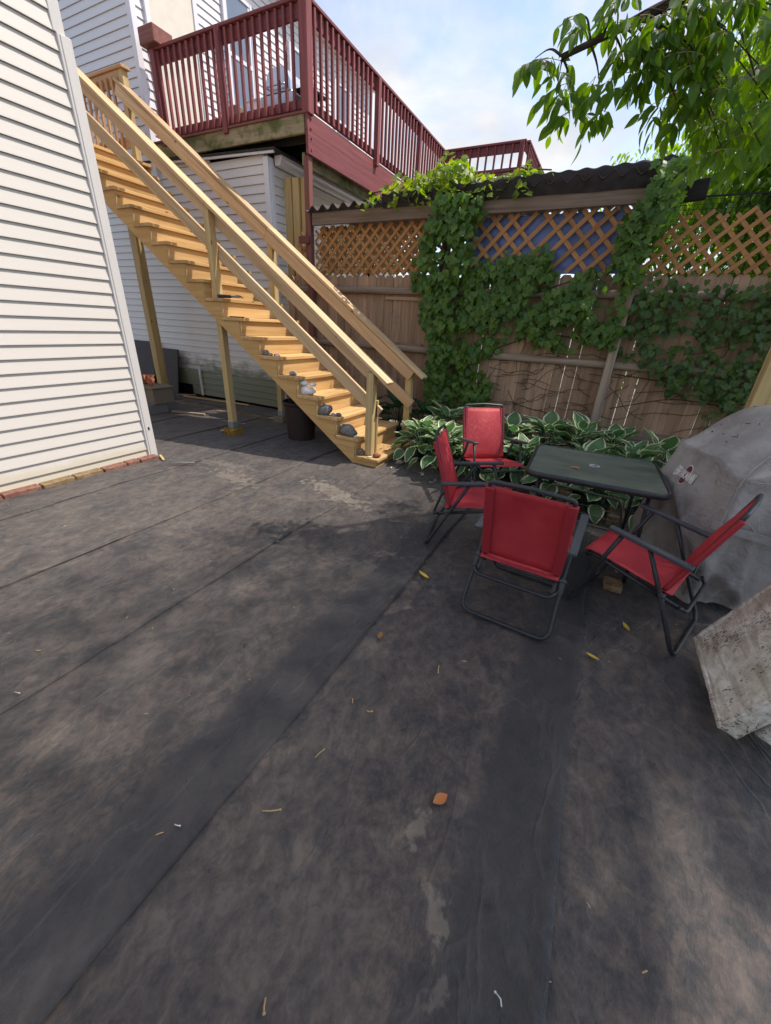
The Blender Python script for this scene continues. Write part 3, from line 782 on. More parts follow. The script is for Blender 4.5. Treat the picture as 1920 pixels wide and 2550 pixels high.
# string stay tied to the railing
dg = thing('gas_grill', 'stainless lidded gas grill standing on the red deck', 'grill', (-5.65, 6.85, 4.05))
cuboid('firebox', -6.0, -5.3, 6.65, 7.1, 4.55, 4.80, M_STEEL, dg, .02)
lid = [(-.32, 0), (-.31, .12), (-.24, .24), (-.12, .29), (.12, .29), (.24, .24), (.31, .12), (.32, 0)]
prism('lid', [(p[0] * .8 - 5.62, p[1] + 4.80) for p in lid], 6.65, 7.1, M_STEEL, dg)
tube('handle', fillet([(-5.82, 6.65, 4.86), (-5.82, 6.59, 4.86), (-5.45, 6.59, 4.86), (-5.45, 6.65, 4.86)], .03), .012, M_STEEL, dg)
cuboid('side_shelf', -5.28, -4.98, 6.66, 7.05, 4.76, 4.80, M_DARK, dg)
cuboid('side_shelf', -6.32, -6.02, 6.66, 7.05, 4.76, 4.80, M_STEEL, dg)
cuboid('cabinet', -5.98, -5.32, 6.68, 7.08, 4.07, 4.54, M_TRASH, dg)
o = cuboid('deck_cooler', -6.45, -6.18, 6.3, 6.6, 4.05, 4.62, M_BOXTAN, None, .02)
tag(o, 'pale wicker box standing on the red deck left of the gas grill', 'box')

# ------------------------------------------------------------------ fence
fn = thing('fence', 'weathered brown board fence along the back of the patio', 'fence', (0, 5.75, 0))
x = -4.86; i = 0
while x < 2.5:
    wd = .137 + random.uniform(-.004, .004); gap = .0015 + random.choice((0, .001, .002, .003, .0035)) * (.4 if x < -1.2 else 1)
    ztop = 2.19 + random.uniform(-.008, .008)
    poly = [(-wd / 2, 0), (wd / 2, 0), (wd / 2, ztop - .5 - .035), (wd / 2 - .03, ztop - .5), (-wd / 2 + .03, ztop - .5), (-wd / 2, ztop - .5 - .035)]
    if i < 6:
        bpoly = poly
        n = 6
        v = [(p[1], 0, p[0]) for p in poly] + [(p[1], .019, p[0]) for p in poly]
        fs = [tuple(range(n)), tuple(range(2 * n - 1, n - 1, -1))] + [(k, n + k, n + (k + 1) % n, (k + 1) % n) for k in range(n)]
        me = mesh_from('fence_board_mesh', v, fs)
        import bmesh
        bm = bmesh.new(); bm.from_mesh(me); bmesh.ops.recalc_face_normals(bm, faces=bm.faces); bm.to_mesh(me); bm.free()
        if i == 0: FB = []
        FB.append(me)
    mw = Matrix(((0, 0, 1, x + wd / 2), (0, 1, 0, 5.75 + random.uniform(-.003, .003)), (1, 0, 0, .5), (0, 0, 0, 1)))
    mw = mw @ Matrix.Rotation(random.uniform(-.0035, .0035), 4, 'Y')
    ob('board', FB[i % len(FB)], M_FENCE, fn, mw)
    x += wd + gap; i += 1
for z, xa, xb in ((2.00, -4.9, 2.4), (1.255, -4.9, 2.4)):
    tube('rail', [(xa, 5.715, z), (xa / 2, 5.712, z - .012), (xb / 2, 5.712, z - .008), (xb, 5.715, z)], .045, M_POLE, fn, 10)
plank('cleat', (-3.05, 5.735, 1.90), (-2.4, 5.735, 1.895), .02, .045, M_FENCE, fn)
plank('cleat', (-3.05, 5.735, 1.30), (-2.4, 5.735, 1.305), .02, .04, M_FENCE, fn)
plank('kickboard', (-1.8, 5.72, .44), (0.0, 5.72, .43), .03, .15, M_GREYWOOD, fn)
plank('kickboard', (.02, 5.72, .43), (2.4, 5.72, .42), .03, .17, M_GREYWOOD, fn)
plank('bottom_board', (-4.8, 5.775, .36), (2.4, 5.775, .34), .02, .40, M_FENCE, fn)

# ------------------------------------------------------------------ lattice
def lattice(name, label, x0, x1, z0, z1, y, mat, sp=.158, ws=.038, ragged=False, layers=((1, 0), (-1, .009)), only=None):
    t = thing(name, label, 'lattice', ((x0 + x1) / 2, y, z0))
    for sgn, dy in layers:
        c = (x0 - (z1 - z0)) if sgn > 0 else x0
        c += (.03 if sgn > 0 else .09)
        lim = x1 if sgn > 0 else x1 + (z1 - z0)
        while c < lim:
            # line x = c + sgn*(z-z0)
            pts = []
            za = max(z0, z0 + ((x0 - c) if sgn > 0 else (c - x1)))
            zb = min(z1, z0 + ((x1 - c) if sgn > 0 else (c - x0)))
            if ragged: zb -= random.uniform(0, .05)
            if zb - za > .05 and not (only and sgn < 0 and random.random() < only):
                plank('lattice_strip', (c + sgn * (za - z0), y + dy, za), (c + sgn * (zb - z0), y + dy, zb), ws, .008, mat, t, (0, 1, 0), .002)
            c += sp + random.uniform(-.004, .004)
    return t
lattice('lattice_panel', 'dense cedar lattice panel left of the ivy covered post', -4.26, -1.95, 2.20, 2.80, 5.72, M_LATTICE)
lattice('lattice_panel', 'pale second lattice layered behind the left cedar lattice', -4.24, -2.35, 2.20, 2.80, 5.80, M_LATTICE_B, .105, .056)
lattice('lattice_panel', 'narrow lattice scrap between the tan post and the red deck post', -4.60, -4.37, 2.24, 2.75, 5.74, M_LATTICE)
lattice('lattice_panel', 'orange lattice panel with the blue tarp behind it', -1.93, -.02, 2.20, 2.80, 5.70, M_LATTICE, .205, .046, False, ((1, 0), (-1, .009)), .16)
lattice('lattice_panel', 'sunlit lattice panel with ragged top at the right fence end', .12, 2.3, 2.19, 2.74, 5.72, M_LATTICE, ragged=True)
# tarp
nx, nz = 90, 30
vs_ = []
for j in range(nz + 1):
    for i in range(nx + 1):
        x = -1.93 + 1.93 * i / nx; z = 2.19 + .60 * j / nz
        d = mnoise.noise(V((x * 3 + z * 5, z * 2 - x * 2, 5))) * .03 + mnoise.noise(V((x * 9 + z * 12, z * 4 - x * 6, 9))) * .014
        if j == 0: z += .05 * mnoise.noise(V((x * 4, 1, 1)))
        vs_.append((x, 5.765 + d * .7, z))
fs = [(j * (nx + 1) + i, j * (nx + 1) + i + 1, (j + 1) * (nx + 1) + i + 1, (j + 1) * (nx + 1) + i) for j in range(nz) for i in range(nx)]
o = ob('tarp', mesh_from('tarp_mesh', vs_, fs, True), M_TARP)
tag(o, 'wrinkled dark blue tarp hanging behind the orange lattice', 'tarp')
# netting above right lattice
geo = []
for i in range(52):
    x = .15 + .04 * i; geo.append(bxgeo(x, x + .003, 5.80, 5.803, 2.2, 2.86))
for i in range(17):
    z = 2.2 + .04 * i; geo.append(bxgeo(.15, 2.25, 5.797, 5.8, z, z + .003))
geo.append(bxgeo(.15, 2.25, 5.79, 5.805, 2.858, 2.872))
v, f = join_geo(geo)
o = ob('netting', mesh_from('net_mesh', v, f), M_NET)
tag(o, 'fine black garden netting stretched above the right lattice panel', 'netting')

# ------------------------------------------------------------------ pergola roof over the fence
pg = thing('lean_roof', 'low dark corrugated roof on a grey beam above the fence', 'shelter roof', (-2, 5.65, 2.8))
plank('beam', (-4.22, 5.62, 2.868), (-1.95, 5.62, 2.872), .045, .148, M_GREYWOOD, pg)
plank('beam', (-1.945, 5.62, 2.872), (.10, 5.62, 2.875), .045, .150, M_GREYWOOD, pg)
plank('beam_end', (.02, 5.66, 2.86), (.49, 5.66, 2.895), .08, .165, M_SHADEWOOD, pg)  # same beam carried on, its shadow put into the darker wood colour
def zroof(x): return 2.99 + .09 * (x + 4.25) / 4.4
nx = 264
vs_ = []
ys = (5.53, 5.535, 5.9, 6.6, 7.4)
for dz in (0, -.012):
    for y in ys:
        for i in range(nx + 1):
            x = -4.28 + 4.5 * i / nx
            wv = .032 * math.sin((x + 4.2) / .172 * 2 * math.pi)
            droop = -.012 if y < 5.6 else 0
            vs_.append((x, y, zroof(x) + wv + (y - 5.53) * .05 + dz + droop))
fs = []
n1_ = nx + 1
for j in range(len(ys) - 1):
    for i in range(nx):
        a = j * n1_ + i
        fs.append((a, a + 1, a + 1 + n1_, a + n1_)); b = a + len(ys) * n1_
        fs.append((b + n1_, b + 1 + n1_, b + 1, b))
for i in range(nx):
    b = i + len(ys) * n1_
    fs.append((i + 1, i, b, b + 1))
ob('corrugated_sheet', mesh_from('corr_mesh', vs_, fs, True), M_CORR, pg)
# tarred felt drooping over the roof front, right part
nx, nz = 160, 8
vs_ = []
for j in range(nz + 1):
    for i in range(nx + 1):
        x = -3.05 + 3.26 * i / nx; t = j / nz
        y = 5.585 - .055 * math.sin(t * math.pi * .5) + .012 * mnoise.noise(V((x * 7, t * 3, 2)))
        z = 2.925 + (zroof(x) + .05 - 2.925) * t + .012 * mnoise.noise(V((x * 2.5, 1, t))) * (1 if j in (0, nz) else .3) + .008 * math.sin(x / .172 * 6.28) * t
        vs_.append((x, y, z))
    # fold back over the roof
for i in range(nx + 1):
    x = -3.05 + 3.26 * i / nx
    vs_.append((x, 5.95, zroof(x) + .07 + .01 * mnoise.noise(V((x * 3, 7, 1)))))
fs = [(j * (nx + 1) + i, j * (nx + 1) + i + 1, (j + 1) * (nx + 1) + i + 1, (j + 1) * (nx + 1) + i) for j in range(nz + 1) for i in range(nx)]
ob('felt_flap', mesh_from('felt_mesh', vs_, fs, True), M_TARPROOF, pg)
prism('verge_cap', [(-.02, 3.00), (.20, 3.02), (.23, 3.10), (.10, 3.16), (-.02, 3.12)], 5.54, 7.3, M_TARPROOF, pg)
cuboid('post', .02, .115, 5.60, 5.69, -.02, 2.80, M_POLE, pg, .005, 'Z')
cuboid('post', -2.19, -2.09, 5.60, 5.69, -.02, 2.80, M_GREYWOOD, pg, .005, 'Z')
cuboid('post', -4.22, -4.13, 7.2, 7.29, -.02, 3.0, M_SHADEWOOD, pg, .005, 'Z')
cuboid('post', .0, .09, 7.2, 7.29, -.02, 3.05, M_SHADEWOOD, pg, .005, 'Z')
plank('beam', (-4.2, 7.24, 2.99), (.15, 7.24, 3.05), .045, .1, M_SHADEWOOD, pg)
o = plank('wood_block', (-4.47, 5.60, 2.63), (-4.28, 5.60, 2.625), .03, .09, M_REDBROWN, None, (0, 0, 1), .02)
tag(o, 'small red-brown wooden block nailed to the deck post beside the lattice', 'wood block')

# right edge post
o = cuboid('yellow_post', 1.195, 1.335, 4.48, 4.62, -.02, 3.0, M_LUMBER_Y, None, .006, 'Z')
tag(o, 'thick tan wooden post behind the covered grill', 'post')

# ------------------------------------------------------------------ staircase
st = thing('staircase', 'long new wooden staircase with handrails climbing to the upper landing', 'staircase', (-2.4, 4.4, 0))
NT_, RUN, RISE = 17, .2815, .2033
NX = lambda k: -2.058 - RUN * (k - 1)
NZ = lambda k: .116 + RISE * (k - 1)
YN, YFAR = 3.87, 4.98
SL = RISE / RUN
for k in range(1, NT_ + 1):
    xn, z = NX(k), NZ(k)
    plank('tread', (xn - .07, YN, z - .018), (xn - .07, YFAR, z - .018), .14, .036, M_LUMBER, st)
    plank('tread', (xn - .2285, YN + .002, z - .018), (xn - .2285, YFAR - .003, z - .018), .175, .036, M_LUMBER, st)
    zb = NZ(k - 1) if k > 1 else .0
    plank('riser', (xn - .04, YN + .02, (z - .037 + zb) / 2), (xn - .04, YFAR - .02, (z - .037 + zb) / 2), .02, z - .037 - zb - .001, M_LUMBER, st)
# landing
ZL = NZ(18); XLN = NX(18)
for i in range(13):
    plank('landing_board', (XLN - .07 - .145 * i, 3.84, ZL - .018), (XLN - .07 - .145 * i, 5.10, ZL - .018), .14, .036, M_LUMBER, st)
plank('riser', (XLN - .04, YN + .02, ZL - .13), (XLN - .04, YFAR - .02, ZL - .13), .02, .18, M_LUMBER, st)
plank('landing_rim', (XLN - .05, 3.86, ZL - .13), (-8.75, 3.86, ZL - .13), .04, .185, M_LUMBER, st)
plank('landing_rim', (XLN - .05, 5.085, ZL - .13), (-8.75, 5.085, ZL - .13), .04, .185, M_LUMBER, st)
def stringer(y0, y1):
    poly = [(NX(1) - .055, 0), (NX(1) - .055, NZ(1) - .037)]
    for k in range(1, NT_ + 1):
        poly.append((NX(k + 1) - .055, NZ(k) - .037)); poly.append((NX(k + 1) - .055, NZ(k + 1) - .037))
    zt = NZ(18) - .037
    poly += [(NX(18) - .35, zt), (NX(18) - .35, zt - .21)]
    zc = zt - .21
    xb = NX(1) - .345
    # lower edge parallel to the stair pitch
    poly += [(xb - (zc) / SL, zc)] if xb - zc / SL > NX(18) - .35 else []
    poly += [(xb, 0)]
    prism('stringer', poly, y0, y1, M_LUMBER_ST, st)
M_LUMBER_ST = wood('stringer_lumber', (.38, .21, .07, 1), (.52, .31, .115, 1), (.60, .38, .16, 1), .6, (16, 26, 16), False, .05)
# stringer material grain runs along the pitch
for nd in M_LUMBER_ST.node_tree.nodes:
    if nd.type == 'MAPPING': nd.inputs['Rotation'].default_value = (0, -math.atan(SL), 0)
    if nd.type == 'MAPPING' and abs(nd.inputs['Scale'].default_value[0] - 16) < .1: nd.inputs['Scale'].default_value = (1.2, 24, 24)
stringer(3.895, 3.933); stringer(4.42, 4.458); stringer(4.925, 4.963)
HR = lambda x: .985 + .709 * (-2.03 - x)      # top of the handrail cap
def rail_set(yp0, yp1, yb, ycap0, ycap1, sgn, x_top):
    u = V((-1, 0, SL)).normalized(); nrm = V((SL, 0, 1)).normalized()
    x0 = -2.03
    def seg(name, xa, xb_, dz, yc, w_, t, up):
        plank(name, (xa, yc, HR(xa) + dz), (xb_, yc, HR(xb_) + dz), w_, t, M_RAIL, st, up)
    xm = -4.52
    th = .036
    seg('handrail_cap', x0, xm + .02, -.022, (ycap0 + ycap1) / 2, ycap1 - ycap0, th, nrm)
    seg('handrail_cap', xm + .018, x_top, -.022, (ycap0 + ycap1) / 2, ycap1 - ycap0, th, nrm)
    seg('handrail_board', x0 - .17, xm - .03, -.135, yb, .037, .135, nrm)
    seg('handrail_board', xm - .032, x_top, -.135, yb, .037, .135, nrm)
    seg('lower_rail', x0 - .14, xm + .03, -.475, yb, .036, .135, nrm)
    seg('lower_rail', xm + .025, x_top, -.475, yb, .036, .135, nrm)
rail_set(3.96, 4.05, 4.07, 3.945, 4.095, 1, -7.22)
HR = lambda x: .965 + .697 * (-2.03 - x)
rail_set(5.0, 5.09, 4.98, 4.955, 5.105, -1, -7.20)
for (y0, y1) in ((3.96, 4.05), (5.0, 5.09)):
    zb = NZ(1) if y0 < 4.5 else 0
    cuboid('newel_post', -2.295, -2.205, y0, y1, zb + .001, HR(-2.25) - .05, M_LUMBER_Y, st, .005, 'Z')
    cuboid('middle_post', -4.565, -4.475, y0, y1, .10, HR(-4.52) - .05, M_LUMBER_Y, st, .005, 'Z')
    if y0 < 4.5: cuboid('landing_post', -7.31, -7.22, y0, y1, 3.2, ZL + 1.02, M_LUMBER_Y, st, .005, 'Z')
cuboid('newel_backer', -2.25, -2.19, 4.052, 4.088, NZ(1) + .001, .76, M_LUMBER_Y, st, .004, 'Z')
cuboid('support_post', -7.56, -7.42, 4.98, 5.12, -.02, 3.40, M_LUMBER_Y, st, .006, 'Z')
cuboid('support_post', -8.65, -8.51, 3.90, 4.04, -.02, 3.40, M_LUMBER_Y, st, .006, 'Z')
for (y0) in (3.96, 5.0):
    pb = cuboid('pier_block', -4.62, -4.42, y0 - .06, y0 + .14, -.01, .10, M_YELLOWPIER if y0 < 4.5 else M_CONCRETE, st, .012, 'Z')
    cuboid('post_bracket', -4.57, -4.47, y0 - .006, y0 + .098, .101, .19, M_GALV, pb, .003, 'Z')
# landing balustrade
yb = 5.045
M_LUMBER_R = wood('reddish_lumber', (.30, .15, .07, 1), (.42, .235, .115, 1), (.5, .31, .165, 1), .6, vary=.1)
plank('landing_cap', (-7.0, yb, ZL + 1.085), (-8.75, yb, ZL + 1.085), .14, .036, M_LUMBER_R, st)
plank('landing_top_board', (-7.13, yb - .03, ZL + .98), (-8.75, yb - .03, ZL + .98), .036, .17, M_LUMBER_R, st, (0, 0, 1))
plank('landing_bottom_board', (-7.13, yb - .03, ZL + .275), (-8.75, yb - .03, ZL + .275), .036, .135, M_LUMBER_R, st, (0, 0, 1))
cuboid('landing_end_post', -7.13, -7.04, 5.0, 5.09, ZL - .25, ZL + 1.066, M_LUMBER_Y, st, .005, 'Z')
for i in range(11):
    plank('landing_baluster', (-7.26 - .125 * i, yb - .066, ZL + .22), (-7.26 - .125 * i, yb - .066, ZL + 1.0), .036, .034, M_LUMBER_R, st, (0, 1, 0), .003)

#@@OBJECTS
# ------------------------------------------------------------------ things under and on the stairs
tb = thing('trash_bin', 'dark brown plastic bin standing under the stair stringer', 'bin', (-3.62, 4.42, 0))
v, f = lathe_geo([(0, .005), (.185, .005), (.19, .02), (.225, .46), (.232, .50), (.244, .505), (.244, .53), (.23, .53), (.22, .50), (.185, .03), (0, .03)], 32)
ob('bucket', mesh_from('bin_mesh', v, f, True), M_TRASH, tb, Matrix.Translation(V((-3.62, 4.42, 0))))
v, f = rock_geo(.18, .18, .10, 3, .35, 16, 10, 2.5)
ob('bin_bag', mesh_from('bag_mesh', v, f, True), M_DARK, tb, Matrix.Translation(V((-3.62, 4.42, .47))))

def rock(label, mat, loc, s, seed, rz=0, rough=.2, name='rock', group='stones on the stair treads', freq=1.6):
    s = (s[0] * 1.02, s[1], s[2] * .92)
    v, f = rock_geo(s[0], s[1], s[2], seed, rough, 16, 11, freq)
    o = ob(name, mesh_from(name + '_mesh', v, f, True), mat, None, Matrix.Translation(V((loc[0], loc[1], loc[2] + s[2] * .70))) @ Matrix.Rotation(rz, 4, 'Z'))
    return tag(o, label, 'stone', group)
rock('rounded brown stone on the bottom tread left of the newel post', M_BROWNROCK, (-2.335, 3.935, NZ(1)), (.056, .05, .05), 1, .4)
rock('flat pale pebble at the foot of the newel post', M_PALEPEB, (-2.19, 3.905, NZ(1)), (.032, .022, .012), 2, .3, .08, 'pebble')
rock('rough red stone on the front corner of the bottom tread', M_REDROCK, (-2.125, 3.965, NZ(1)), (.05, .042, .034), 3, .2, .3)
rock('large dark granite rock filling the second tread end', M_GRANITE, (-2.545, 3.975, NZ(2)), (.135, .085, .085), 4, -.15, .28)
rock('tiny pale pebble in front of the large granite rock', M_PALEPEB, (-2.40, 3.925, NZ(2)), (.024, .02, .016), 5, 0, .1, 'pebble')
rock('dark jagged rock on the third tread', M_GRANITE, (-2.865, 3.965, NZ(3)), (.10, .075, .082), 6, -.1, .38)
rock('small grey stone touching the jagged rock on its near side', M_GREYROCK, (-2.735, 3.95, NZ(3)), (.034, .03, .024), 7, 0, .25)
rock('tiny dark stone at the front end of the third tread', M_GRANITE, (-2.675, 3.97, NZ(3)), (.036, .03, .03), 8, .4, .3)
rock('big blocky white quartz rock on the fourth tread', M_QUARTZ, (-3.14, 3.985, NZ(4)), (.125, .08, .065), 9, -.1, .25)
rock('longer white stone lying on the quartz block', M_QUARTZ, (-3.185, 3.975, NZ(4) + .108), (.075, .05, .034), 10, -.3, .15)
rock('shorter white stone on the front of the quartz block', M_QUARTZ, (-3.055, 3.98, NZ(4) + .108), (.05, .045, .03), 11, .2, .15)
rock('small lone grey stone on the fifth tread', M_GREYROCK, (-3.36, 3.99, NZ(5)), (.048, .042, .034), 12, 0, .28)
cl = [('upright dark pebble in the middle of the sixth tread cluster', M_GRANITE, -3.735, .042), ('pale pebble at the left of the sixth tread cluster', M_QUARTZ, -3.80, .034),
      ('flat grey pebble right of the upright dark pebble', M_GREYROCK, -3.665, .036), ('speckled pebble fourth along the sixth tread cluster', M_GRANITE, -3.60, .03), ('whitish pebble at the front end of the sixth tread cluster', M_QUARTZ, -3.55, .03)]
for i, (lb, m_, x, s) in enumerate(cl):
    rock(lb, m_, (x, 3.95 + .02 * (i % 2), NZ(6)), (s, s * .8, s * (1.05 if i == 0 else .6)), 20 + i, i, .25, 'pebble')
o = cuboid('steel_strap', -4.28, -4.05, 3.93, 3.96, NZ(8), NZ(8) + .012, M_DARK, None, .003)
tag(o, 'flat dark bar lying on the tread below the hammer', 'metal bar')
hm = thing('hammer', 'hammer with dark grip lying on a tread beside the middle post', 'hammer', (-4.3, 3.93, NZ(9)))
tube('handle', [(-4.42, 3.925, NZ(9) + .025), (-4.22, 3.93, NZ(9) + .022)], [.022, .017], M_HAMMER, hm, 10)
tube('shaft', [(-4.22, 3.93, NZ(9) + .022), (-4.07, 3.935, NZ(9) + .022)], .011, M_HAMMER_ST, hm, 8)
tube('head', fillet([(-4.075, 3.885, NZ(9) + .024), (-4.075, 3.95, NZ(9) + .024), (-4.10, 4.01, NZ(9) + .016)], .03), [.017, .017, .014, .012, .011, .010, .009, .007][:8], M_HAMMER_ST, hm, 8)

# odds and ends behind the cream wall corner
o = plank('brown_panel', (-9.0, 5.32, .02), (-9.0, 5.52, 1.0), 1.6, .03, M_PANELBROWN, None, (0, -1, .2), .004)
tag(o, 'dark brown sheet leaning on the lean-to wall at far left', 'panel')
o = plank('brown_panel', (-7.86, 5.38, .02), (-7.86, 5.54, .90), .62, .03, M_PANELBROWN, None, (0, -1, .2), .004)
tag(o, 'shorter brown sheet leaning right of the support post', 'panel')
bx = thing('wooden_box', 'tan wooden box holding terracotta shards beside the cream corner', 'box', (-6.72, 4.25, 0))
cuboid('carcass', -7.05, -6.42, 4.12, 4.48, .16, .40, M_BOXTAN, bx, .006)
cuboid('lid', -7.08, -6.40, 4.10, 4.50, .401, .43, M_BOXTAN, bx, .006)
cuboid('knob', -6.72, -6.68, 4.105, 4.12, .27, .29, M_DARK, bx, .003)
o = cuboid('concrete_block', -7.0, -6.45, 4.0, 4.36, .0, .158, M_GREYSLAB, None, .01)
tag(o, 'grey concrete block under the tan wooden box', 'block')
for i, (x, rz, s) in enumerate(((-6.92, .3, .12), (-6.78, 1.2, .13), (-6.66, 2.3, .09))):
    v, f = lathe_geo([(s * .55, 0), (s, s * 1.1), (s * .9, s * 1.1), (s * .45, .01)], 20)
    f = [q for q in f if min(q) % 20 < 11]
    o = ob('pot_shard', mesh_from('shard_mesh', v, f, True), M_TERRA, None, Matrix.Translation(V((x, 4.3, .435))) @ Matrix.Rotation(rz, 4, 'Z'))
    tag(o, ['broken terracotta pot piece nearest the cream corner', 'largest terracotta pot piece in the middle of the box lid', 'small terracotta pot piece on the box near the support post'][i], 'pot shard', 'terracotta shards on the tan box')
o = plank('board', (-8.9, 5.05, .16), (-7.2, 4.75, .05), .14, .025, M_POLE, None)
tag(o, 'grey loose board lying past the wooden box toward the wall', 'board')
o = plank('board', (-6.35, 4.35, .03), (-5.75, 4.52, .03), .05, .03, M_POLE, None)
tag(o, 'short grey stick lying on the fabric by the concrete block', 'board')
o = plank('board', (-7.35, 5.35, .05), (-5.75, 5.52, .05), .045, .025, M_LUMBER, None)
tag(o, 'thin reddish strip lying along the foot of the lean-to', 'board')
o = plank('board', (-7.5, 5.3, .06), (-7.2, 5.52, .07), .04, .02, M_POLE, None)
tag(o, 'very short pale stick beside the crawl space opening', 'board')
for i, (x, y, s, lb) in enumerate(((-4.42, 5.13, .05, 'wood offcut at the foot of the far middle post'), (-4.75, 5.05, .06, 'tan leaf shaped offcut left of the far middle post'), (-4.72, 3.98, .045, 'pale wedge left of the yellow pier block'))):
    o = plank('offcut', (x - s, y, .02), (x + s, y + .03, .03), s * 1.2, .02, M_LUMBER_Y, None)
    tag(o, lb, 'offcut')
o = plank('wood_sliver', (-4.37, 2.74, .03), (-4.21, 2.67, .02), .025, .012, M_LUMBER_Y, None)
tag(o, 'thin wood sliver at the foot of the cream corner trim', 'wood sliver')
v, f = tube_geo([(-4.05, 2.62, .03), (-3.95, 2.70, .035), (-3.84, 2.79, .03)], .012, 6, False, .5)
o = ob('rubber_strip', mesh_from('strip_mesh', v, f, True), M_GREYSLAB); tag(o, 'short grey strip lying on the fabric off the brick corner', 'strip')

# ------------------------------------------------------------------ folding sling chairs
def sling_mesh(profile, w_, sag, n=12, lip=0):
    vs_, fs = [], []
    m = len(profile)
    for j, (y, z, ny_, nz_) in enumerate(profile):
        for i in range(n + 1):
            u = -1 + 2 * i / n
            s = sag * (1 - u * u) * math.sin(math.pi * j / (m - 1)) ** .6
            wr = .0025 * mnoise.noise(V((u * 3, j * .5, w_)))
            vs_.append((u * w_ / 2, y - ny_ * (s + wr), z - nz_ * (s + wr)))
    for j in range(m - 1):
        for i in range(n):
            a = j * (n + 1) + i; fs.append((a, a + 1, a + n + 2, a + n + 1))
    me = mesh_from('sling_mesh', vs_, fs, True)
    return me
def solid(o, t):
    md = o.modifiers.new('thickness', 'SOLIDIFY'); md.thickness = t; md.offset = 0
    return o
def make_chair(label):
    t = thing('patio_chair', label, 'chair', (0, 0, 0), 0, 'red folding patio chairs')
    I = Matrix.Identity(4)
    zt, yt, zb, yb = .822, -.310, .350, -.150
    W = .418
    # backrest frame: inverted U
    We = W / 2 - .006
    tube('back_frame', fillet([(-We, yb + .02, zb - .06), (-We, yt + .01, zt - .02), (-We, yt - .004, zt + .024), (0, yt - .012, zt + .036), (We, yt - .004, zt + .024), (We, yt + .01, zt - .02), (We, yb + .02, zb - .06)], .028), .0115, M_STEEL_BLACK, t, 8)
    prof = []
    for j in range(13):
        u = j / 12
        prof.append((yb + (yt - yb) * u, zb + (zt - zb) * u, .94, .33))
    o = solid(ob('backrest', sling_mesh(prof, W + .028, -.030), M_SLING, t), .004)
    # hemmed sleeves wrapping the tubes
    for s in (-1, 1):
        plank('sleeve', (s * (W / 2 - .012), yb - .002, zb + .003), (s * (W / 2 - .012), yt - .002, zt - .003), .05, .027, M_HEM, o, (0, .94, .33), .007)
    # seat frame and seat
    ys, zs, yf, zf = -.19, .322, .25, .402
    tube('seat_frame', fillet([(-W / 2, ys - .05, zs - .045), (-W / 2, yf - .02, zf - .02), (-W / 2 + .02, yf + .03, zf - .05), (W / 2 - .02, yf + .03, zf - .05), (W / 2, yf - .02, zf - .02), (W / 2, ys - .05, zs - .045)], .05), .0115, M_STEEL_BLACK, t, 8)
    prof = []
    for j in range(13):
        u = j / 12
        z = zs + (zf - zs) * u + (-.018 * ((u - .82) / .18) ** 2 if u > .82 else 0)
        prof.append((ys + (yf + .03 - ys) * u, z + .014, -.17, .98))
    solid(ob('seat', sling_mesh(prof, W + .02, .022), M_SLING, t), .004)
    # cross bars
    tube('rear_bar', fillet([(-W / 2 - .02, ys - .05, zs - .03), (-W / 2 + .01, ys - .08, zs - .055), (W / 2 - .01, ys - .08, zs - .055), (W / 2 + .02, ys - .05, zs - .03)], .05), .0105, M_STEEL_BLACK, t, 8)
    XO = .240
    # rear U leg
    tube('rear_leg', fillet([(-XO, -.03, .545), (-XO, -.15, .31), (-XO - .015, -.30, .012), (XO + .015, -.30, .012), (XO, -.15, .31), (XO, -.03, .545)], .07, 6), .0125, M_STEEL_BLACK, t, 8)
    # front U leg
    tube('front_leg', fillet([(-XO - .0, .11, .57), (-XO + .01, .20, .30), (-XO + .01, .29, .012), (XO - .01, .29, .012), (XO - .01, .20, .30), (XO, .11, .57)], .06, 6), .0125, M_STEEL_BLACK, t, 8)
    for s in (-1, 1):
        ar = plank('armrest', (s * (XO + .008), -.228, .530), (s * (XO + .008), .182, .592), .044, .020, M_SLEEVE, t, (0, 0, 1), .009)
        plank('bracket', (s * (XO + .002), -.145, .335), (s * (XO + .002), -.18, .25), .022, .030, M_BRACKET, t, (1, 0, 0), .006)
        tube('hinge_pin', [(s * (W / 2 - .01), -.16, .325), (s * (XO + .022), -.16, .325)], .008, M_BRACKET, t, 8)
        tube('hinge_pin', [(s * (W / 2 - .01), -.218, .535), (s * (XO + .01), -.218, .535)], .007, M_BRACKET, t, 8)
    return t
def place(root, x, y, rz):
    root.matrix_basis = Matrix.Translation(V((x, y, .018))) @ Matrix.Rotation(rz, 4, 'Z')
def dup(root, label):
    r_ = root.copy(); COL.objects.link(r_); r_['label'] = label
    for ch in list(root.children):
        c = ch.copy(); COL.objects.link(c); c.parent = r_
        for g in ch.children:
            d = g.copy(); COL.objects.link(d); d.parent = c
    return r_
ch1 = make_chair('red folding chair nearest the camera, seen from behind')
ch2 = dup(ch1, 'red folding chair seen side on, nearest the staircase')
ch3 = dup(ch1, 'red folding chair with leaf stains on its backrest, facing out from the hostas')
ch4 = dup(ch1, 'red folding chair pushed against the grey covered grill')
place(ch1, -.14, 2.198, R(-3.7))
place(ch2, -.638, 2.798, R(-79.2))
place(ch3, -.77, 3.812, R(-141.5))
place(ch4, .506, 2.451, R(69.2))
for c in ch3.children:
    if c.name.startswith('backrest'):
        c.material_slots[0].link = 'OBJECT'; c.material_slots[0].material = M_SLING_D

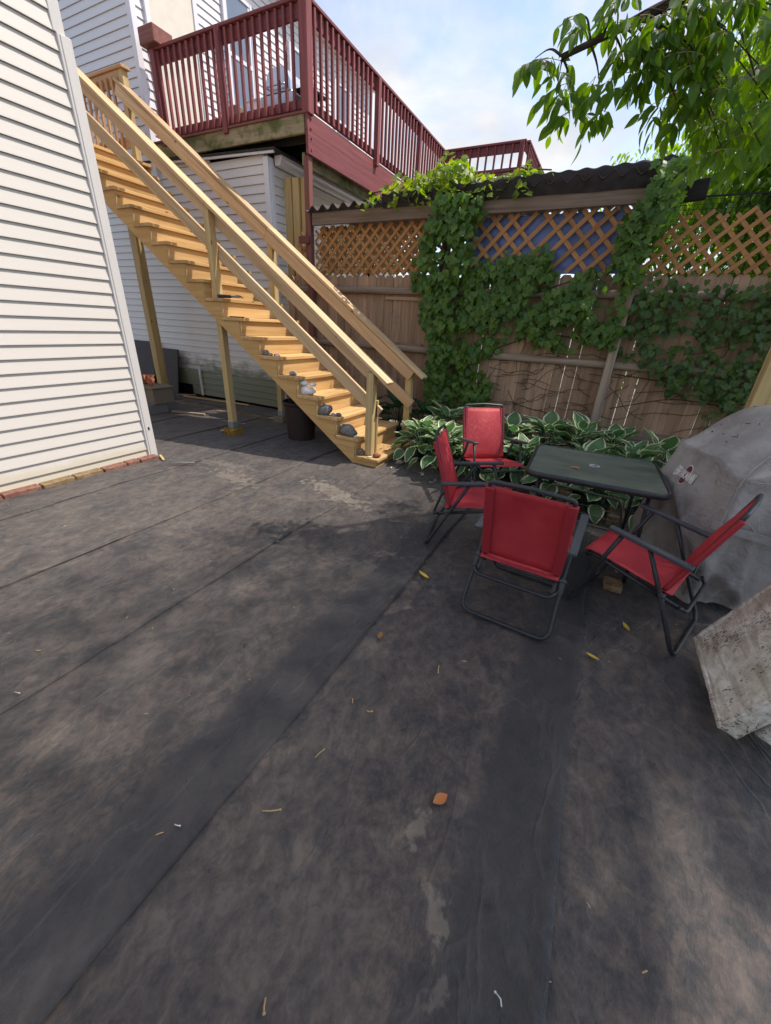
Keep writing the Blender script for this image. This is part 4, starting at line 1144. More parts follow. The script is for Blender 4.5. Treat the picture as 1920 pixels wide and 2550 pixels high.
# ------------------------------------------------------------------ table
tt = thing('patio_table', 'square dark green glass patio table with umbrella hole', 'table', (.12, 3.12, 0), R(2))
TC = (.12, 3.12); TW, TD, TZ = .86, .80, .70
def rrect(w_, d, r, n=6):
    p = []
    for (cx, cy, a0) in ((w_ / 2 - r, d / 2 - r, 0), (-w_ / 2 + r, d / 2 - r, 90), (-w_ / 2 + r, -d / 2 + r, 180), (w_ / 2 - r, -d / 2 + r, 270)):
        for k in range(n + 1):
            a = R(a0 + 90 * k / n); p.append((cx + r * math.cos(a), cy + r * math.sin(a)))
    return p
TM = Matrix.Translation(V((TC[0], TC[1], 0))) @ Matrix.Rotation(R(2), 4, 'Z')
pr = rrect(TW - .03, TD - .03, .075); n = len(pr)
# glass with a hole
nh = n; hole = [(.024 * math.cos(2 * math.pi * i / n + math.pi / 4 * 0), .024 * math.sin(2 * math.pi * i / n)) for i in range(n)]
v = [(x, y, TZ) for x, y in pr] + [(x, y, TZ) for x, y in hole] + [(x, y, TZ - .006) for x, y in pr] + [(x, y, TZ - .006) for x, y in hole]
f = []
for i in range(n):
    j = (i + 1) % n
    f += [(i, j, n + j, n + i), (2 * n + j, 2 * n + i, 3 * n + i, 3 * n + j), (n + i, n + j, 3 * n + j, 3 * n + i)]
ob('glass_top', mesh_from('top_mesh', v, f), M_GLASSTOP, tt, TM)
prf = [(0, -.004), (.010, .006), (.020, .003), (.024, -.012), (.022, -.032), (.004, -.036), (0, -.03)]
v, f = [], []
for i in range(n):
    x, y = pr[i]
    xa, ya = pr[i - 1]; xb_, yb_ = pr[(i + 1) % n]
    tx, ty = xb_ - xa, yb_ - ya; l_ = math.hypot(tx, ty); nx_, ny_ = ty / l_, -tx / l_
    for d, z in prf: v.append((x + nx_ * d, y + ny_ * d, TZ + z))
q = len(prf)
for i in range(n):
    j = (i + 1) % n
    for k in range(q):
        k2 = (k + 1) % q; f.append((i * q + k, i * q + k2, j * q + k2, j * q + k))
ob('rim', mesh_from('rim_mesh', v, f, True), M_STEEL_BLACK, tt, TM)
rg, rf = [], []
for i in range(24):
    a = 2 * math.pi * i / 24
    for (rr, z) in ((.024, -.02), (.022, .004), (.036, .006), (.037, .001)): rg.append((rr * math.cos(a), rr * math.sin(a), TZ + z))
for i in range(24):
    j = (i + 1) % 24
    for k in range(3): rf.append((i * 4 + k, j * 4 + k, j * 4 + k + 1, i * 4 + k + 1))
ob('umbrella_ring', mesh_from('ring_mesh', rg, rf, True), M_GREYROCK, tt, TM)
for sx in (-1, 1):
    for sy in (-1, 1):
        tube('leg', [(sx * .33, sy * .30, TZ - .03), (sx * .35, sy * .32, .35), (sx * .36, sy * .33, .01)], .0125, M_STEEL_BLACK, tt, 8, False, TM)
    tube('apron_bar', [(-.34, sx * .30, TZ - .03), (.34, sx * .30, TZ - .03)], .010, M_STEEL_BLACK, tt, 8, False, TM)
# tubular rack standing below
rk = thing('wire_rack', 'bent tube rack with thin wires standing under the glass table', 'rack', (.12, 3.45, 0))
lp = fillet([(-.20, 3.62, .06), (-.16, 3.62, .36), (.40, 3.50, .36), (.46, 3.50, .05)], .06, 6)
tube('frame', fillet([(-.22, 3.60, .06), (-.16, 3.60, .35), (.40, 3.48, .36), (.46, 3.46, .09)], .06, 6, True), .011, M_WIRE, rk, 8, True)
tube('wire', [(-.18, 3.60, .23), (.43, 3.475, .24)], .004, M_WIRE, rk, 6)
tube('wire', [(-.19, 3.60, .16), (.44, 3.47, .17)], .004, M_WIRE, rk, 6)
tube('foot', fillet([(-.22, 3.60, .06), (-.23, 3.75, .012), (-.1, 3.85, .012)], .05), .010, M_WIRE, rk, 8)
tube('foot', fillet([(.46, 3.46, .09), (.50, 3.62, .012), (.40, 3.75, .012)], .05), .010, M_WIRE, rk, 8)
o = plank('timber', (-.03, 3.98, .055), (-.02, 4.75, .06), .12, .24, M_TIMBER, None, (0, 0, 1), .012)
tag(o, 'old grey landscape timber behind the left table leg', 'timber')
o = plank('timber', (.43, 3.78, .05), (.49, 4.85, .06), .13, .11, M_TIMBER, None, (0, 0, 1), .012)
tag(o, 'old timber with pale sawn end under the table, nearer the grill', 'timber')
o = cuboid('wood_block', .36, .47, 2.62, 2.74, .015, .06, M_BRICK_MOSS, None, .006)
tag(o, 'small brown block on the fabric beneath the chair by the grill', 'wood block')

# ------------------------------------------------------------------ covered grill
gr = thing('covered_grill', 'large barbecue under a dusty grey fitted cover with logo', 'grill', (.81, 2.67, 0))
GO = V((.815, 2.675, 0)); GU = V((-.335, .942, 0)).normalized(); GV = V((.942, .335, 0)).normalized()
GM = Matrix.Identity(4)
for i in range(3):
    GM[i][0] = GV[i]; GM[i][1] = GU[i]; GM[i][2] = (0, 0, 1)[i]
GM.translation = GO      # local x = depth away from the front, local y = along the front to the left
GL, GD = .74, .78
def sm(a, b, x):
    t = max(0, min(1, (x - a) / (b - a))); return t * t * (3 - 2 * t)
def gtop(x, y):
    body = .91 + .28 * sm(-.02, .40, x) * (1 - .35 * sm(.55, .80, x))
    lidm = sm(.02, .30, y)                      # the side shelf sits lower than the lid
    shelf = .885 + .015 * sm(0, .3, x)
    h = shelf + (body - shelf) * (.12 + .88 * lidm) if x > .0 else body * lidm + shelf * (1 - lidm)
    return h - .05 * sm(GL - .10, GL + .03, y)
NP = 220
per = []
cr = .05
def perim(s):
    # rounded rectangle x in 0..GD, y in 0..GL
    pts = rrect(GD, GL, cr, 5)
    seg = []; tot = 0
    for i in range(len(pts)):
        a, b = V((*pts[i], 0)), V((*pts[(i + 1) % len(pts)], 0)); seg.append((tot, a, b)); tot += (b - a).length
    d = s * tot
    for t0, a, b in reversed(seg):
        if d >= t0: return a + (b - a).normalized() * (d - t0)
vs_, fs = [], []
rows = 40; trow = 26
cxy = V((GD / 2, GL / 2, 0))
for j in range(rows):
    t = j / (rows - 1)                 # 0 hem .. 1 shoulder
    for i in range(NP):
        p = perim(i / NP); o_ = p.normalized(); q = p + cxy
        ztop = gtop(q.x, q.y)
        hem = .03 + .035 * (1 + mnoise.noise(V((p.x * 3, p.y * 3, 1)))) + (.10 * sm(.1, .6, q.y) if q.x < .1 else 0) * .3
        z = hem + (ztop - hem) * t
        ang = math.atan2(p.y, p.x)
        fold = mnoise.noise(V((p.x * 5 + z * 1.0, p.y * 5, z * .9))) * .034 + mnoise.noise(V((p.x * 12, p.y * 12 + z * 2.5, z * 2.2 + 4))) * .012
        fold += .03 * (1 - min(1, abs(mnoise.noise(V((p.x * 2.2 + z * 1.6, p.y * 2.2 - z * 1.3, 3)))) * 5)) * sm(1, .75, t)
        fold += .046 * abs(mnoise.noise(V((p.x * 3.0 + z * 2.4, p.y * 3.0 - z * 2.0, 9)))) 
        front = sm(.10, .0, q.x); nearside = sm(.08, .0, q.y)
        for (y0_, sl_, am_, wd_) in ((.12, .10, .030, .030), (.26, -.16, .034, .034), (.40, .12, .030, .028), (.55, -.10, .030, .035), (.66, .05, .022, .025), (.05, .30, .022, .022)):
            yk = y0_ + sl_ * (1 - t); fold += front * am_ * math.exp(-((q.y - yk) / wd_) ** 2) * (1 - t) ** .6
        for (x0_, sl_, am_, wd_) in ((.15, .12, .03, .03), (.33, -.2, .03, .035), (.5, .1, .03, .03)):
            fold += nearside * am_ * math.exp(-((q.x - x0_ - sl_ * (1 - t)) / wd_) ** 2) * (1 - t) ** .6
        fold -= nearside * .075 * sm(.985, .86, t) * sm(.02, .12, q.x)
        flare = .035 * (1 - t) ** 1.5 + fold * (1.1 - t * .8)
        if q.x < .12: flare += .04 * math.sin(t * math.pi) * sm(0, .3, q.y) * .6
        bulge = -.02 * sm(.55, 1, t)
        nn = V((p.x / (GD / 2), p.y / (GL / 2), 0)); nn = V((nn.x ** 7, nn.y ** 7, 0)).normalized()
        vs_.append(GM @ (q + nn * (flare + bulge) + V((0, 0, z - .012 * sm(.9, 1, t)))))
for j in range(1, trow):
    s = 1 - j / trow
    for i in range(NP):
        p = perim(i / NP); q = cxy + p * (s ** .85)
        z = gtop(q.x, q.y) + .020 * mnoise.noise(V((q.x * 6, q.y * 6, 2))) + .022 * abs(mnoise.noise(V((q.x * 3 + q.y * 5, q.y * 3.5 - q.x * 3, 6)))) + .010 * min(1, j / 3)
        vs_.append(GM @ V((q.x, q.y, z)))
tot = rows + trow - 1
for j in range(tot - 1):
    for i in range(NP):
        i2 = (i + 1) % NP; fs.append((j * NP + i, j * NP + i2, (j + 1) * NP + i2, (j + 1) * NP + i))
fs.append(tuple((tot - 1) * NP + i for i in range(NP)))
gc = ob('cover', mesh_from('cover_mesh', vs_, fs, True), M_COVER, gr)
# seam piping along the shoulder of the near side and down the near corner
def gp_(x, y, z): return GM @ V((x, y, z))
tube('piping', fillet([gp_(-.035, -.01, .12), gp_(-.015, -.012, .5), gp_(.0, .0, .84), gp_(.05, .04, .925), gp_(.25, .18, 1.03), gp_(.5, .25, 1.09)], .06), .006, M_COVER, gr, 6)
tube('strap', [gp_(.02, -.03, .885), gp_(.3, -.045, .89), gp_(.75, -.04, .89)], .008, M_COVER, gr, 6, False, Matrix.Identity(4), .5)
# hanging web strap on the near side
hs = fillet([gp_(-.06, -.02, .62), gp_(.05, -.05, .60), gp_(.32, -.075, .555), gp_(.42, -.08, .52), gp_(.40, -.085, .36)], .05, 5)
def ribbon(name, pts, w_, side, mat, parent, th=.006):
    v, f = [], []
    for p in pts:
        for (a, b) in ((-1, -1), (1, -1), (1, 1), (-1, 1)):
            v.append(V(p) + V(side) * (w_ / 2 * a) + V(GU) * (th / 2 * b))
    for i in range(len(pts) - 1):
        for k in range(4):
            k2 = (k + 1) % 4; f.append((i * 4 + k, i * 4 + k2, (i + 1) * 4 + k2, (i + 1) * 4 + k))
    f.append((0, 1, 2, 3)); m_ = (len(pts) - 1) * 4; f.append((m_, m_ + 1, m_ + 2, m_ + 3))
    return ob(name, mesh_from(name + '_mesh', v, f), mat, parent)
ribbon('web_strap', hs[:-4], .045, (0, 0, 1), M_COVER, gr)
ribbon('web_strap', hs[-5:], .05, tuple(GV), M_COVER, gr)
tube('drawstring', fillet([gp_(.33, .62, 1.115), gp_(.34, .50, 1.155), gp_(.35, .40, 1.15), gp_(.37, .33, 1.15)], .04), .0055, M_STEM, gr, 6)
# printed logo on the front: stadium badge with arched name across it
LC = (.42, .765)      # along front, height
from mathutils.bvhtree import BVHTree
bvh = BVHTree.FromPolygons([tuple(GM.inverted() @ V(p)) for p in vs_], fs)
def onfront(y, z, off):
    h = bvh.ray_cast(V((-1, y, z)), V((1, 0, 0)))
    x = h[0].x if h[0] is not None else -.04
    return GM @ V((x - off, y, z))
def patch(name, poly, off, mat, parent):
    # triangulated fan refined in rings so that it hugs the cloth
    cy = sum(p[0] for p in poly) / len(poly); cz = sum(p[1] for p in poly) / len(poly); n = len(poly); v, f = [], []
    for k in range(5):
        s = k / 4
        for (a, b) in poly: v.append(onfront(cy + (a - cy) * s, cz + (b - cz) * s, off))
    for k in range(4):
        for i in range(n):
            j = (i + 1) % n; f.append((k * n + i, k * n + j, (k + 1) * n + j, (k + 1) * n + i))
    return ob(name, mesh_from(name + '_mesh', v, f, True), mat, parent)
def stad(rw, rh, n=10):
    p = []
    for k in range(n + 1): a = R(180 * k / n); p.append((LC[0] + rw * math.cos(a), LC[1] + rh + rw * math.sin(a)))
    for k in range(n + 1): a = R(180 + 180 * k / n); p.append((LC[0] + rw * math.cos(a), LC[1] - rh + rw * math.sin(a)))
    return p
patch('logo_outline', stad(.036, .030), .004, M_WHITEPRINT, gr)
patch('logo_badge', stad(.030, .030), .006, M_MAROON, gr)
STROKES = {'B': [[(0, 0), (0, 1), (.7, 1), (.8, .78), (.65, .53), (0, .53)], [(.65, .53), (.85, .28), (.7, 0), (0, 0)]], 'R': [[(0, 0), (0, 1), (.7, 1), (.82, .76), (.65, .5), (0, .5)], [(.35, .5), (.85, 0)]],
           'I': [[(.4, 0), (.4, 1)]], 'N': [[(0, 0), (0, 1), (.8, 0), (.8, 1)]], 'K': [[(0, 0), (0, 1)], [(.8, 1), (0, .45), (.85, 0)]], 'M': [[(0, 0), (.08, 1), (.45, .25), (.82, 1), (.9, 0)]], 'A': [[(0, 0), (.42, 1), (.84, 0)], [(.15, .36), (.69, .36)]]}
WORD = 'BRINKMANN'; adv = .0235; cw = .0195
for i, chx in enumerate(WORD):
    y0 = LC[0] + adv * len(WORD) / 2 - i * adv
    rel = (i - 4) / 4
    hh = .044 + .014 * rel * rel
    geo = []
    for stq in STROKES[chx]:
        for (a, b) in zip(stq[:-1], stq[1:]):
            A_ = V((y0 - a[0] * cw, LC[1] + (a[1] - .5) * hh)); B_ = V((y0 - b[0] * cw, LC[1] + (b[1] - .5) * hh))
            d = (B_ - A_).normalized(); nq = V((-d.y, d.x)) * .0034; A2 = A_ - d * .002; B2 = B_ + d * .002
            pts = [A2 + nq, B2 + nq, B2 - nq, A2 - nq]
            geo.append(([onfront(p.x, p.y, .009) for p in pts], [(0, 1, 2, 3)]))
    v, f = join_geo(geo)
    ob('letter', mesh_from('letter_mesh', v, f), M_WHITEPRINT, gr)
for i in range(26):
    x, y = random.uniform(.1, .7), random.uniform(.1, .66)
    p = GM @ V((x, y, gtop(x, y) + .035)); a = random.uniform(0, 6)
    h = bvh.ray_cast(V((x, y, 2)), V((0, 0, -1)))
    if h[0] is None: continue
    p = GM @ (h[0] + V((0, 0, .003)))
    if i == 0: crumbs = []
    d = V((math.cos(a), math.sin(a), 0)) * random.uniform(.006, .02)
    crumbs.append(tube_geo([p - d, p + V((0, 0, .003)), p + d], .002, 4))
v, f = join_geo(crumbs)
o = ob('bud_litter', mesh_from('bud_mesh', v, f), M_DEBRIS); tag(o, 'scattered dark bud scales lying on the grey grill cover', 'litter', None, 'stuff')

# ------------------------------------------------------------------ stained white chest tipped on its side
cz = thing('foam_chest', 'stained white chest tipped on its side at the right edge', 'chest', (.85, 1.62, 0))
th = R(68)
du = V((math.cos(th), 0, math.sin(th))); dn = V((math.sin(th), 0, -math.cos(th))); dy_ = V((0, 1, 0))
N0 = V((.785, 1.62, .115))
def slab(name, a0, a1, b0, b1, c0, c1, seed, rr=.013):
    """a along y, b up the slope, c into the chest: rounded worn box"""
    H = V(((a1 - a0) / 2, (b1 - b0) / 2, (c1 - c0) / 2)); Cn = V(((a0 + a1) / 2, (b0 + b1) / 2, (c0 + c1) / 2))
    rr = min(rr, min(H) * .8); vs_, fs = [], []
    na = 34
    def lin(n, h):      # samples bunched at the rounded edges
        e = [-h + rr * (1 - math.cos(k / 4 * math.pi / 2)) for k in range(5)]
        m_ = [-h + rr + (2 * h - 2 * rr) * k / n for k in range(1, n)]
        return e + m_ + [-q for q in reversed(e)]
    for ax in range(3):
        i1, i2 = (ax + 1) % 3, (ax + 2) % 3
        L1, L2 = lin(na if H[i1] > .2 else 6, H[i1]), lin(na if H[i2] > .2 else 6, H[i2])
        for sg in (-1, 1):
            o_ = len(vs_)
            for p1 in L1:
                for p2 in L2:
                    p = [0, 0, 0]; p[ax] = sg * H[ax]; p[i1] = p1; p[i2] = p2; p = V(p)
                    inn = V([max(-H[k] + rr, min(H[k] - rr, p[k])) for k in range(3)])
                    d = p - inn; p = inn + (d.normalized() * rr if d.length > 0 else d)
                    q = (p + Cn) * 6 + V((seed, 0, 0)); nn = d.normalized() if d.length > 0 else V((0, 0, 0))
                    w_ = mnoise.noise(q) * .003 + mnoise.noise(q * 3.7) * .0022 + mnoise.noise(q * 11) * .0016
                    p = p + Cn + nn * w_
                    vs_.append(N0 + dy_ * p.x + du * p.y + dn * p.z)
            n2 = len(L2)
            for i in range(len(L1) - 1):
                for j in range(n2 - 1):
                    k = o_ + i * n2 + j; q4 = (k, k + 1, k + n2 + 1, k + n2)
                    fs.append(q4 if sg > 0 else q4[::-1])
    import bmesh
    me = mesh_from(name + '_mesh', vs_, fs, True)
    bm = bmesh.new(); bm.from_mesh(me); bmesh.ops.remove_doubles(bm, verts=bm.verts, dist=.0004); bmesh.ops.recalc_face_normals(bm, faces=bm.faces); bm.to_mesh(me); bm.free()
    return ob(name, me, M_CHEST, cz)
slab('lid', 0, .60, 0, .62, 0, .075, 1)
for q_ in ((0, .60, .0, .022), (0, .022, .024, .62), (.578, .60, .024, .62)):
    slab('lid_lip', q_[0], q_[1], q_[2], q_[3], -.010, .004, 3, .006)
slab('body', .05, .56, .04, .60, .125, .28, 5)

#@@PLANTS
LITTER = [('yellow leaf lying left of the near red chair leg', None, -.738, 2.129, 1.1, .105, .13), ('yellow leaf lying below the front leg of the chair by the grill', None, .489, 2.266, -2.7, .075, .17),
          ('pale yellow leaf nearest the fabric seam right of the near chair', None, .322, 1.903, 1.25, .068, .16), ('yellow leaf under the seat of the chair by the grill', None, .442, 2.903, -2.98, .06, .14),
          ('orange crumpled leaf alone on the open fabric in the foreground', None, -.142, .857, -.6, .062, .30), ('curled brown leaf on the fabric left of the near chair foot', None, -.722, 1.473, .15, .055, .25),
          ('tiny yellow-green leaf in front of the bottom stair step', None, -1.92, 3.96, -2.75, .07, .12)]
LITTER = [(a, (M_OLEAF if 'orange' in a else M_BLEAF if 'brown' in a else M_YLEAF), *r_) for a, _, *r_ in LITTER]
TWIGS = [('tan leaf stalk lying crosswise on the foreground fabric', [(-.667, .519), (-.640, .534), (-.617, .552)]), ('short yellow stalk right of the long seam', [(-.622, .756), (-.618, .78), (-.611, .799)]),
         ('thin pale stalk lowest in the foreground', [(-.364, .212), (-.358, .200), (-.350, .191)]), ('tiny hooked stalk in the middle of the fabric', [(-.553, 1.037), (-.54, 1.036), (-.531, 1.045)]),
         ('tiny upright stalk left of the near chair front bar', [(-.367, 1.444), (-.362, 1.42), (-.355, 1.4)])]
STAPLES = [('shiny bent wire staple next to the right seam', [(.162, .478), (.157, .490), (.142, .495)]), ('dull staple pinning the long diagonal seam', [(-.89, .348), (-.88, .350), (-.87, .354)]),
           ('staple at the far left seam edge', [(-1.938, .345), (-1.914, .352)])]
# ------------------------------------------------------------------ plants: leaf meshes
def ivy_geo(var):
    rnd = random.Random(var)
    out = [(0, 0), (.34, -.06), (.50, .22), (.36, .38), (.46, .62), (.24, .62), (.06, 1.0)]
    out = [(x * rnd.uniform(.9, 1.1), y * rnd.uniform(.95, 1.05)) for x, y in out]
    mid = [(0, 0), (0, .3), (0, .62), (out[-1][0], out[-1][1])]
    v, f = [], []
    def zf(x, y): return -.22 * y * y + .10 * abs(x) + .04 * math.sin(5 * x + var)
    R_ = out[1:-1]; Lf = [(-x * rnd.uniform(.9, 1.1), y) for x, y in out[1:-1]]
    pts = mid + R_ + Lf
    v = [(x, y, zf(x, y)) for x, y in pts]
    r0, l0 = 4, 4 + len(R_)
    f = [(0, r0, 1), (r0, r0 + 1, 1), (r0 + 1, r0 + 2, 1), (1, r0 + 2, 2), (r0 + 2, r0 + 3, 2), (r0 + 3, r0 + 4, 2), (r0 + 4, 3, 2)]
    f += [(0, 1, l0), (l0, 1, l0 + 1), (l0 + 1, 1, l0 + 2), (1, 2, l0 + 2), (l0 + 2, 2, l0 + 3), (l0 + 3, 2, l0 + 4), (l0 + 4, 2, 3)]
    return v, f
IVG = [ivy_geo(i) for i in range(6)]
IVM = {}
def lance_geo(var):
    rnd = random.Random(var); v, f = [], []
    n = 6; wmax = rnd.uniform(.17, .25); bend = rnd.uniform(.05, .28); cur = rnd.uniform(-.16, .16)
    for j in range(n + 1):
        t = j / n; wd = wmax * math.sin(math.pi * min(1, t * .93 + .05) ** .8) if j < n else 0
        x0 = cur * t * t
        z = -bend * t * t
        if j in (0, n): v.append((x0, t, z))
        else: v += [(x0 - wd, t, z + .30 * wd), (x0, t, z), (x0 + wd, t, z + .30 * wd)]
    f = [(0, 2, 1), (0, 3, 2)]
    for j in range(1, n - 1):
        a = 1 + (j - 1) * 3; f += [(a, a + 1, a + 4, a + 3), (a + 1, a + 2, a + 5, a + 4)]
    a = 1 + (n - 2) * 3; e = len(v) - 1; f += [(a, a + 1, e), (a + 1, a + 2, e)]
    return v, f
LAG = [lance_geo(i) for i in range(6)]
def orient(tip, nrm, pos, s, sx=1.0):
    y = V(tip).normalized(); z = V(nrm); z = (z - y * z.dot(y)).normalized(); x = y.cross(z)
    m = Matrix.Identity(4)
    for i in range(3):
        m[i][0] = x[i] * s * sx; m[i][1] = y[i] * s; m[i][2] = z[i] * s
    m.translation = V(pos); return m
def np_leaves(geos, mats):
    """join many transformed leaf copies fast"""
    Vs, Fs, off = [], [], 0
    gn = [(np.array(g[0]), g[1]) for g in geos]
    for i, m in enumerate(mats):
        gv_, gf_ = gn[i % len(gn)]
        A = np.array([list(r)[:3] for r in m.to_3x3()]); t = np.array(m.translation)
        Vs.append(gv_ @ A.T + t); Fs += [tuple(k + off for k in q) for q in gf_]; off += len(gv_)
    return np.concatenate(Vs), Fs
def leaf_plant(t, geos, mats, mat, nobj, name='leaf', smooth=False, key='ivy', mass='foliage'):
    if key not in IVM:
        IVM[key] = [mesh_from(key + '_leaf_mesh', g[0], g[1], smooth) for g in geos]
        for me in IVM[key]: me.materials.append(None)
    for i, m in enumerate(mats[:nobj]):
        o = bpy.data.objects.new(name, IVM[key][i % len(geos)])
        reg(o, m, t)
        o.material_slots[0].link = 'OBJECT'; o.material_slots[0].material = mat
    if len(mats) > nobj:
        v, f = np_leaves(geos, mats[nobj:])
        o = ob(mass, mesh_from(key + '_mass_mesh', v, f, smooth), mat, t); o['kind'] = 'stuff'

def ivy(label, n, sampler, mat, size=(.075, .125), yb=5.66, depth=.12, nobj=290, stems=(), cat='ivy', up=.45):
    t = thing('climbing_ivy', label, cat, (0, yb, 1))
    mats = []
    tries = 0
    while len(mats) < n and tries < n * 30:
        tries += 1
        q = sampler()
        if q is None: continue
        x, z, dd = q
        y = yb - random.random() ** .7 * depth * dd
        tip = V((random.gauss(0, .5), random.uniform(-.75, .05), -1))
        nr = V((random.gauss(0, .42), -1, random.gauss(up, .40)))
        mats.append(orient(tip, nr, (x, y, z), random.uniform(*size)))
    mats.sort(key=lambda m: m.translation.y)
    random.shuffle(mats) if False else None
    leaf_plant(t, IVG, mats, mat, nobj)
    for i, (pts, r) in enumerate(stems):
        tube('stem', fillet(pts, .2, 4), r, M_STEM, t, 6)
    return t
def reg_sampler(x0, x1, z0, z1, dens):
    def s():
        x, z = random.uniform(x0, x1), random.uniform(z0, z1)
        d = dens(x, z)
        return (x, z, min(1.2, .4 + d)) if random.random() < d else None
    return s
nz = lambda x, z, s, o=0: mnoise.noise(V((x * s, z * s, o)))
# A: column on the ivy-covered post
def dA(x, z):
    c = -2.10 + .10 * math.sin(z * 2.0) + (.10 if z > 2.2 else 0)
    hw = .17 + .24 * sm(1.2, 2.2, z) - .05 * sm(2.6, 3.1, z) + .15 * nz(x, z, 2.6, 1)
    d = abs(x - c) / hw
    return max(0, 1.05 - d ** 2.2) * (1 - .7 * sm(.1, .35, nz(x, z, 3.1, 71)))
ivy('dense ivy column climbing the left roof post from hostas to beam', 1050, reg_sampler(-3.0, -1.45, .55, 2.98, dA), M_IVY, (.05, .112), 5.62, .22, 295,
    stems=[([(-2.12, 5.6, .2), (-2.1, 5.58, 1.0), (-2.2, 5.57, 1.8), (-2.12, 5.57, 2.6), (-2.0, 5.55, 3.0)], .018), ([(-2.05, 5.6, .2), (-2.16, 5.57, 1.2), (-2.02, 5.57, 2.0), (-2.2, 5.57, 2.9)], .012)])
# B: mat between the posts
def dB(x, z):
    top = 2.22 + .42 * max(0, nz(x, 0, 2.6, 3)) + (.26 if x < -.8 else .0) * sm(-1.75, -1.4, x)
    bot = 1.42 - .30 * sm(-1.0, -1.75, x) + .16 * nz(x, 0, 2.6, 8)
    d = sm(bot - .06, bot + .12, z) * sm(top + .05, top - .22, z)
    hole = sm(.06, .26, nz(x, z, 3.0, 21)) * .9
    return d * (1 - hole) * (1.0)
ivy('broad bright ivy mat spreading over the fence between the two roof posts', 1300, reg_sampler(-1.85, .06, .95, 2.65, dB), M_IVY, (.05, .112), 5.68, .14, 295,
    stems=[([(-2.0, 5.66, 1.0), (-1.4, 5.67, 1.3), (-.8, 5.67, 1.55), (-.1, 5.67, 1.5)], .007), ([(-1.9, 5.66, 1.5), (-1.2, 5.66, 1.9), (-.3, 5.66, 2.2)], .007)])
# C: on the grey post
def dC(x, z):
    c = -.0 + .15 * sm(2.5, 3.0, z); hw = .15 + .06 * sm(2.2, 2.6, z) * (1 - .6 * sm(2.7, 3.0, z)) + .06 * nz(x, z, 4, 4)
    return max(0, 1.05 - (abs(x - c) / hw) ** 2.5) * sm(2.02, 2.2, z)
ivy('ivy sleeve wrapped round the top of the grey right roof post', 420, reg_sampler(-.4, .55, 2.0, 3.10, dC), M_IVY, (.06, .105), 5.58, .14, 290)
# D: shady mat on the right fence
def dD(x, z):
    bot = .95 + .45 * sm(.9, .1, x) - .35 * sm(.9, 1.5, x) + .15 * nz(x, 0, 2.2, 2)
    d = sm(bot - .05, bot + .2, z) * sm(2.24, 2.0, z)
    return d * (1 - .75 * sm(.05, .3, nz(x, z, 2.2, 31)))
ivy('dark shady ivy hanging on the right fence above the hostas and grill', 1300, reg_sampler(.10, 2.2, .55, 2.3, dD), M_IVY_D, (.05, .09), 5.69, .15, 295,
    stems=[([(.2, 5.68, .75), (.8, 5.69, .95), (1.5, 5.69, .9)], .005), ([(.15, 5.68, 1.15), (.9, 5.69, 1.1), (1.7, 5.69, 1.4)], .006)])
# low tuft
def dF(x, z): return max(0, 1 - ((x + 1.62) / .38) ** 2 - ((z - .78) / .34) ** 2) * (1 - .6 * sm(.05, .3, nz(x, z, 4, 61)))
ivy('low ivy tuft on the fence above the far red chair', 230, reg_sampler(-2.1, -1.2, .4, 1.2, dF), M_IVY, (.06, .10), 5.68, .14, 220)
# bare tendrils over the boards
geo = []
for i in range(46):
    x, z = random.uniform(-1.7, 1.5), random.uniform(.55, 1.45)
    pts = []; a = random.uniform(-.5, .5) + (math.pi if random.random() < .5 else 0)
    for k in range(8):
        pts.append((x, 5.735 - .006 * (k % 2), z)); x += .10 * math.cos(a); z += .06 * math.sin(a) + .02; a += random.gauss(0, .45)
    geo.append(tube_geo(pts, .0028, 4))
v, f = join_geo(geo)
o = ob('dry_tendrils', mesh_from('tendril_mesh', v, f), M_STEM); tag(o, 'thin dry vine tendrils criss-crossing the lower fence boards', 'vine', None, 'stuff')
# E: yellow-green vine on the roof
t = thing('roof_vine', 'bright yellow-green vine sprawling over the left half of the dark roof', 'vine', (-2.3, 5.7, 3.1))
mats = []
while len(mats) < 800:
    x = random.choice((random.gauss(-2.75, .42), random.gauss(-2.2, .28), random.gauss(-2.25, .3), random.gauss(-1.4, .28))); 
    if x < -3.55 or x > -.95: continue
    if x > -1.6 and random.random() < .35: continue
    hmax = .30 * math.exp(-((x + 2.12) / .30) ** 2) + .22 * math.exp(-((x + 2.75) / .45) ** 2) + .15 * math.exp(-((x + 1.35) / .3) ** 2)
    y = random.uniform(5.42, 6.1) if x < -1.7 else random.uniform(5.46, 5.9)
    z = zroof(x) + random.uniform(-.12 if y < 5.55 else .03, hmax * 1.0 + .03)
    if x < -3.0: z -= .04
    tip = V((random.gauss(0, .7), random.uniform(-.9, .3), random.uniform(-.9, .3))); nr = V((random.gauss(0, .5), random.uniform(-.9, .1), random.uniform(.3, 1)))
    mats.append(orient(tip, nr, (x, y, z), random.uniform(.05, .105)))
mats.sort(key=lambda m: m.translation.y)
leaf_plant(t, IVG, mats, M_VINE, 295)
for pts in ([(-2.05, 5.56, 2.9), (-2.1, 5.6, 3.15), (-2.7, 5.7, 3.16), (-3.3, 5.6, 3.1)], [(-2.0, 5.55, 2.95), (-1.8, 5.7, 3.2), (-1.3, 5.65, 3.2), (-1.0, 5.6, 3.15)]):
    tube('stem', fillet(pts, .2), .007, M_STEM, t, 6)

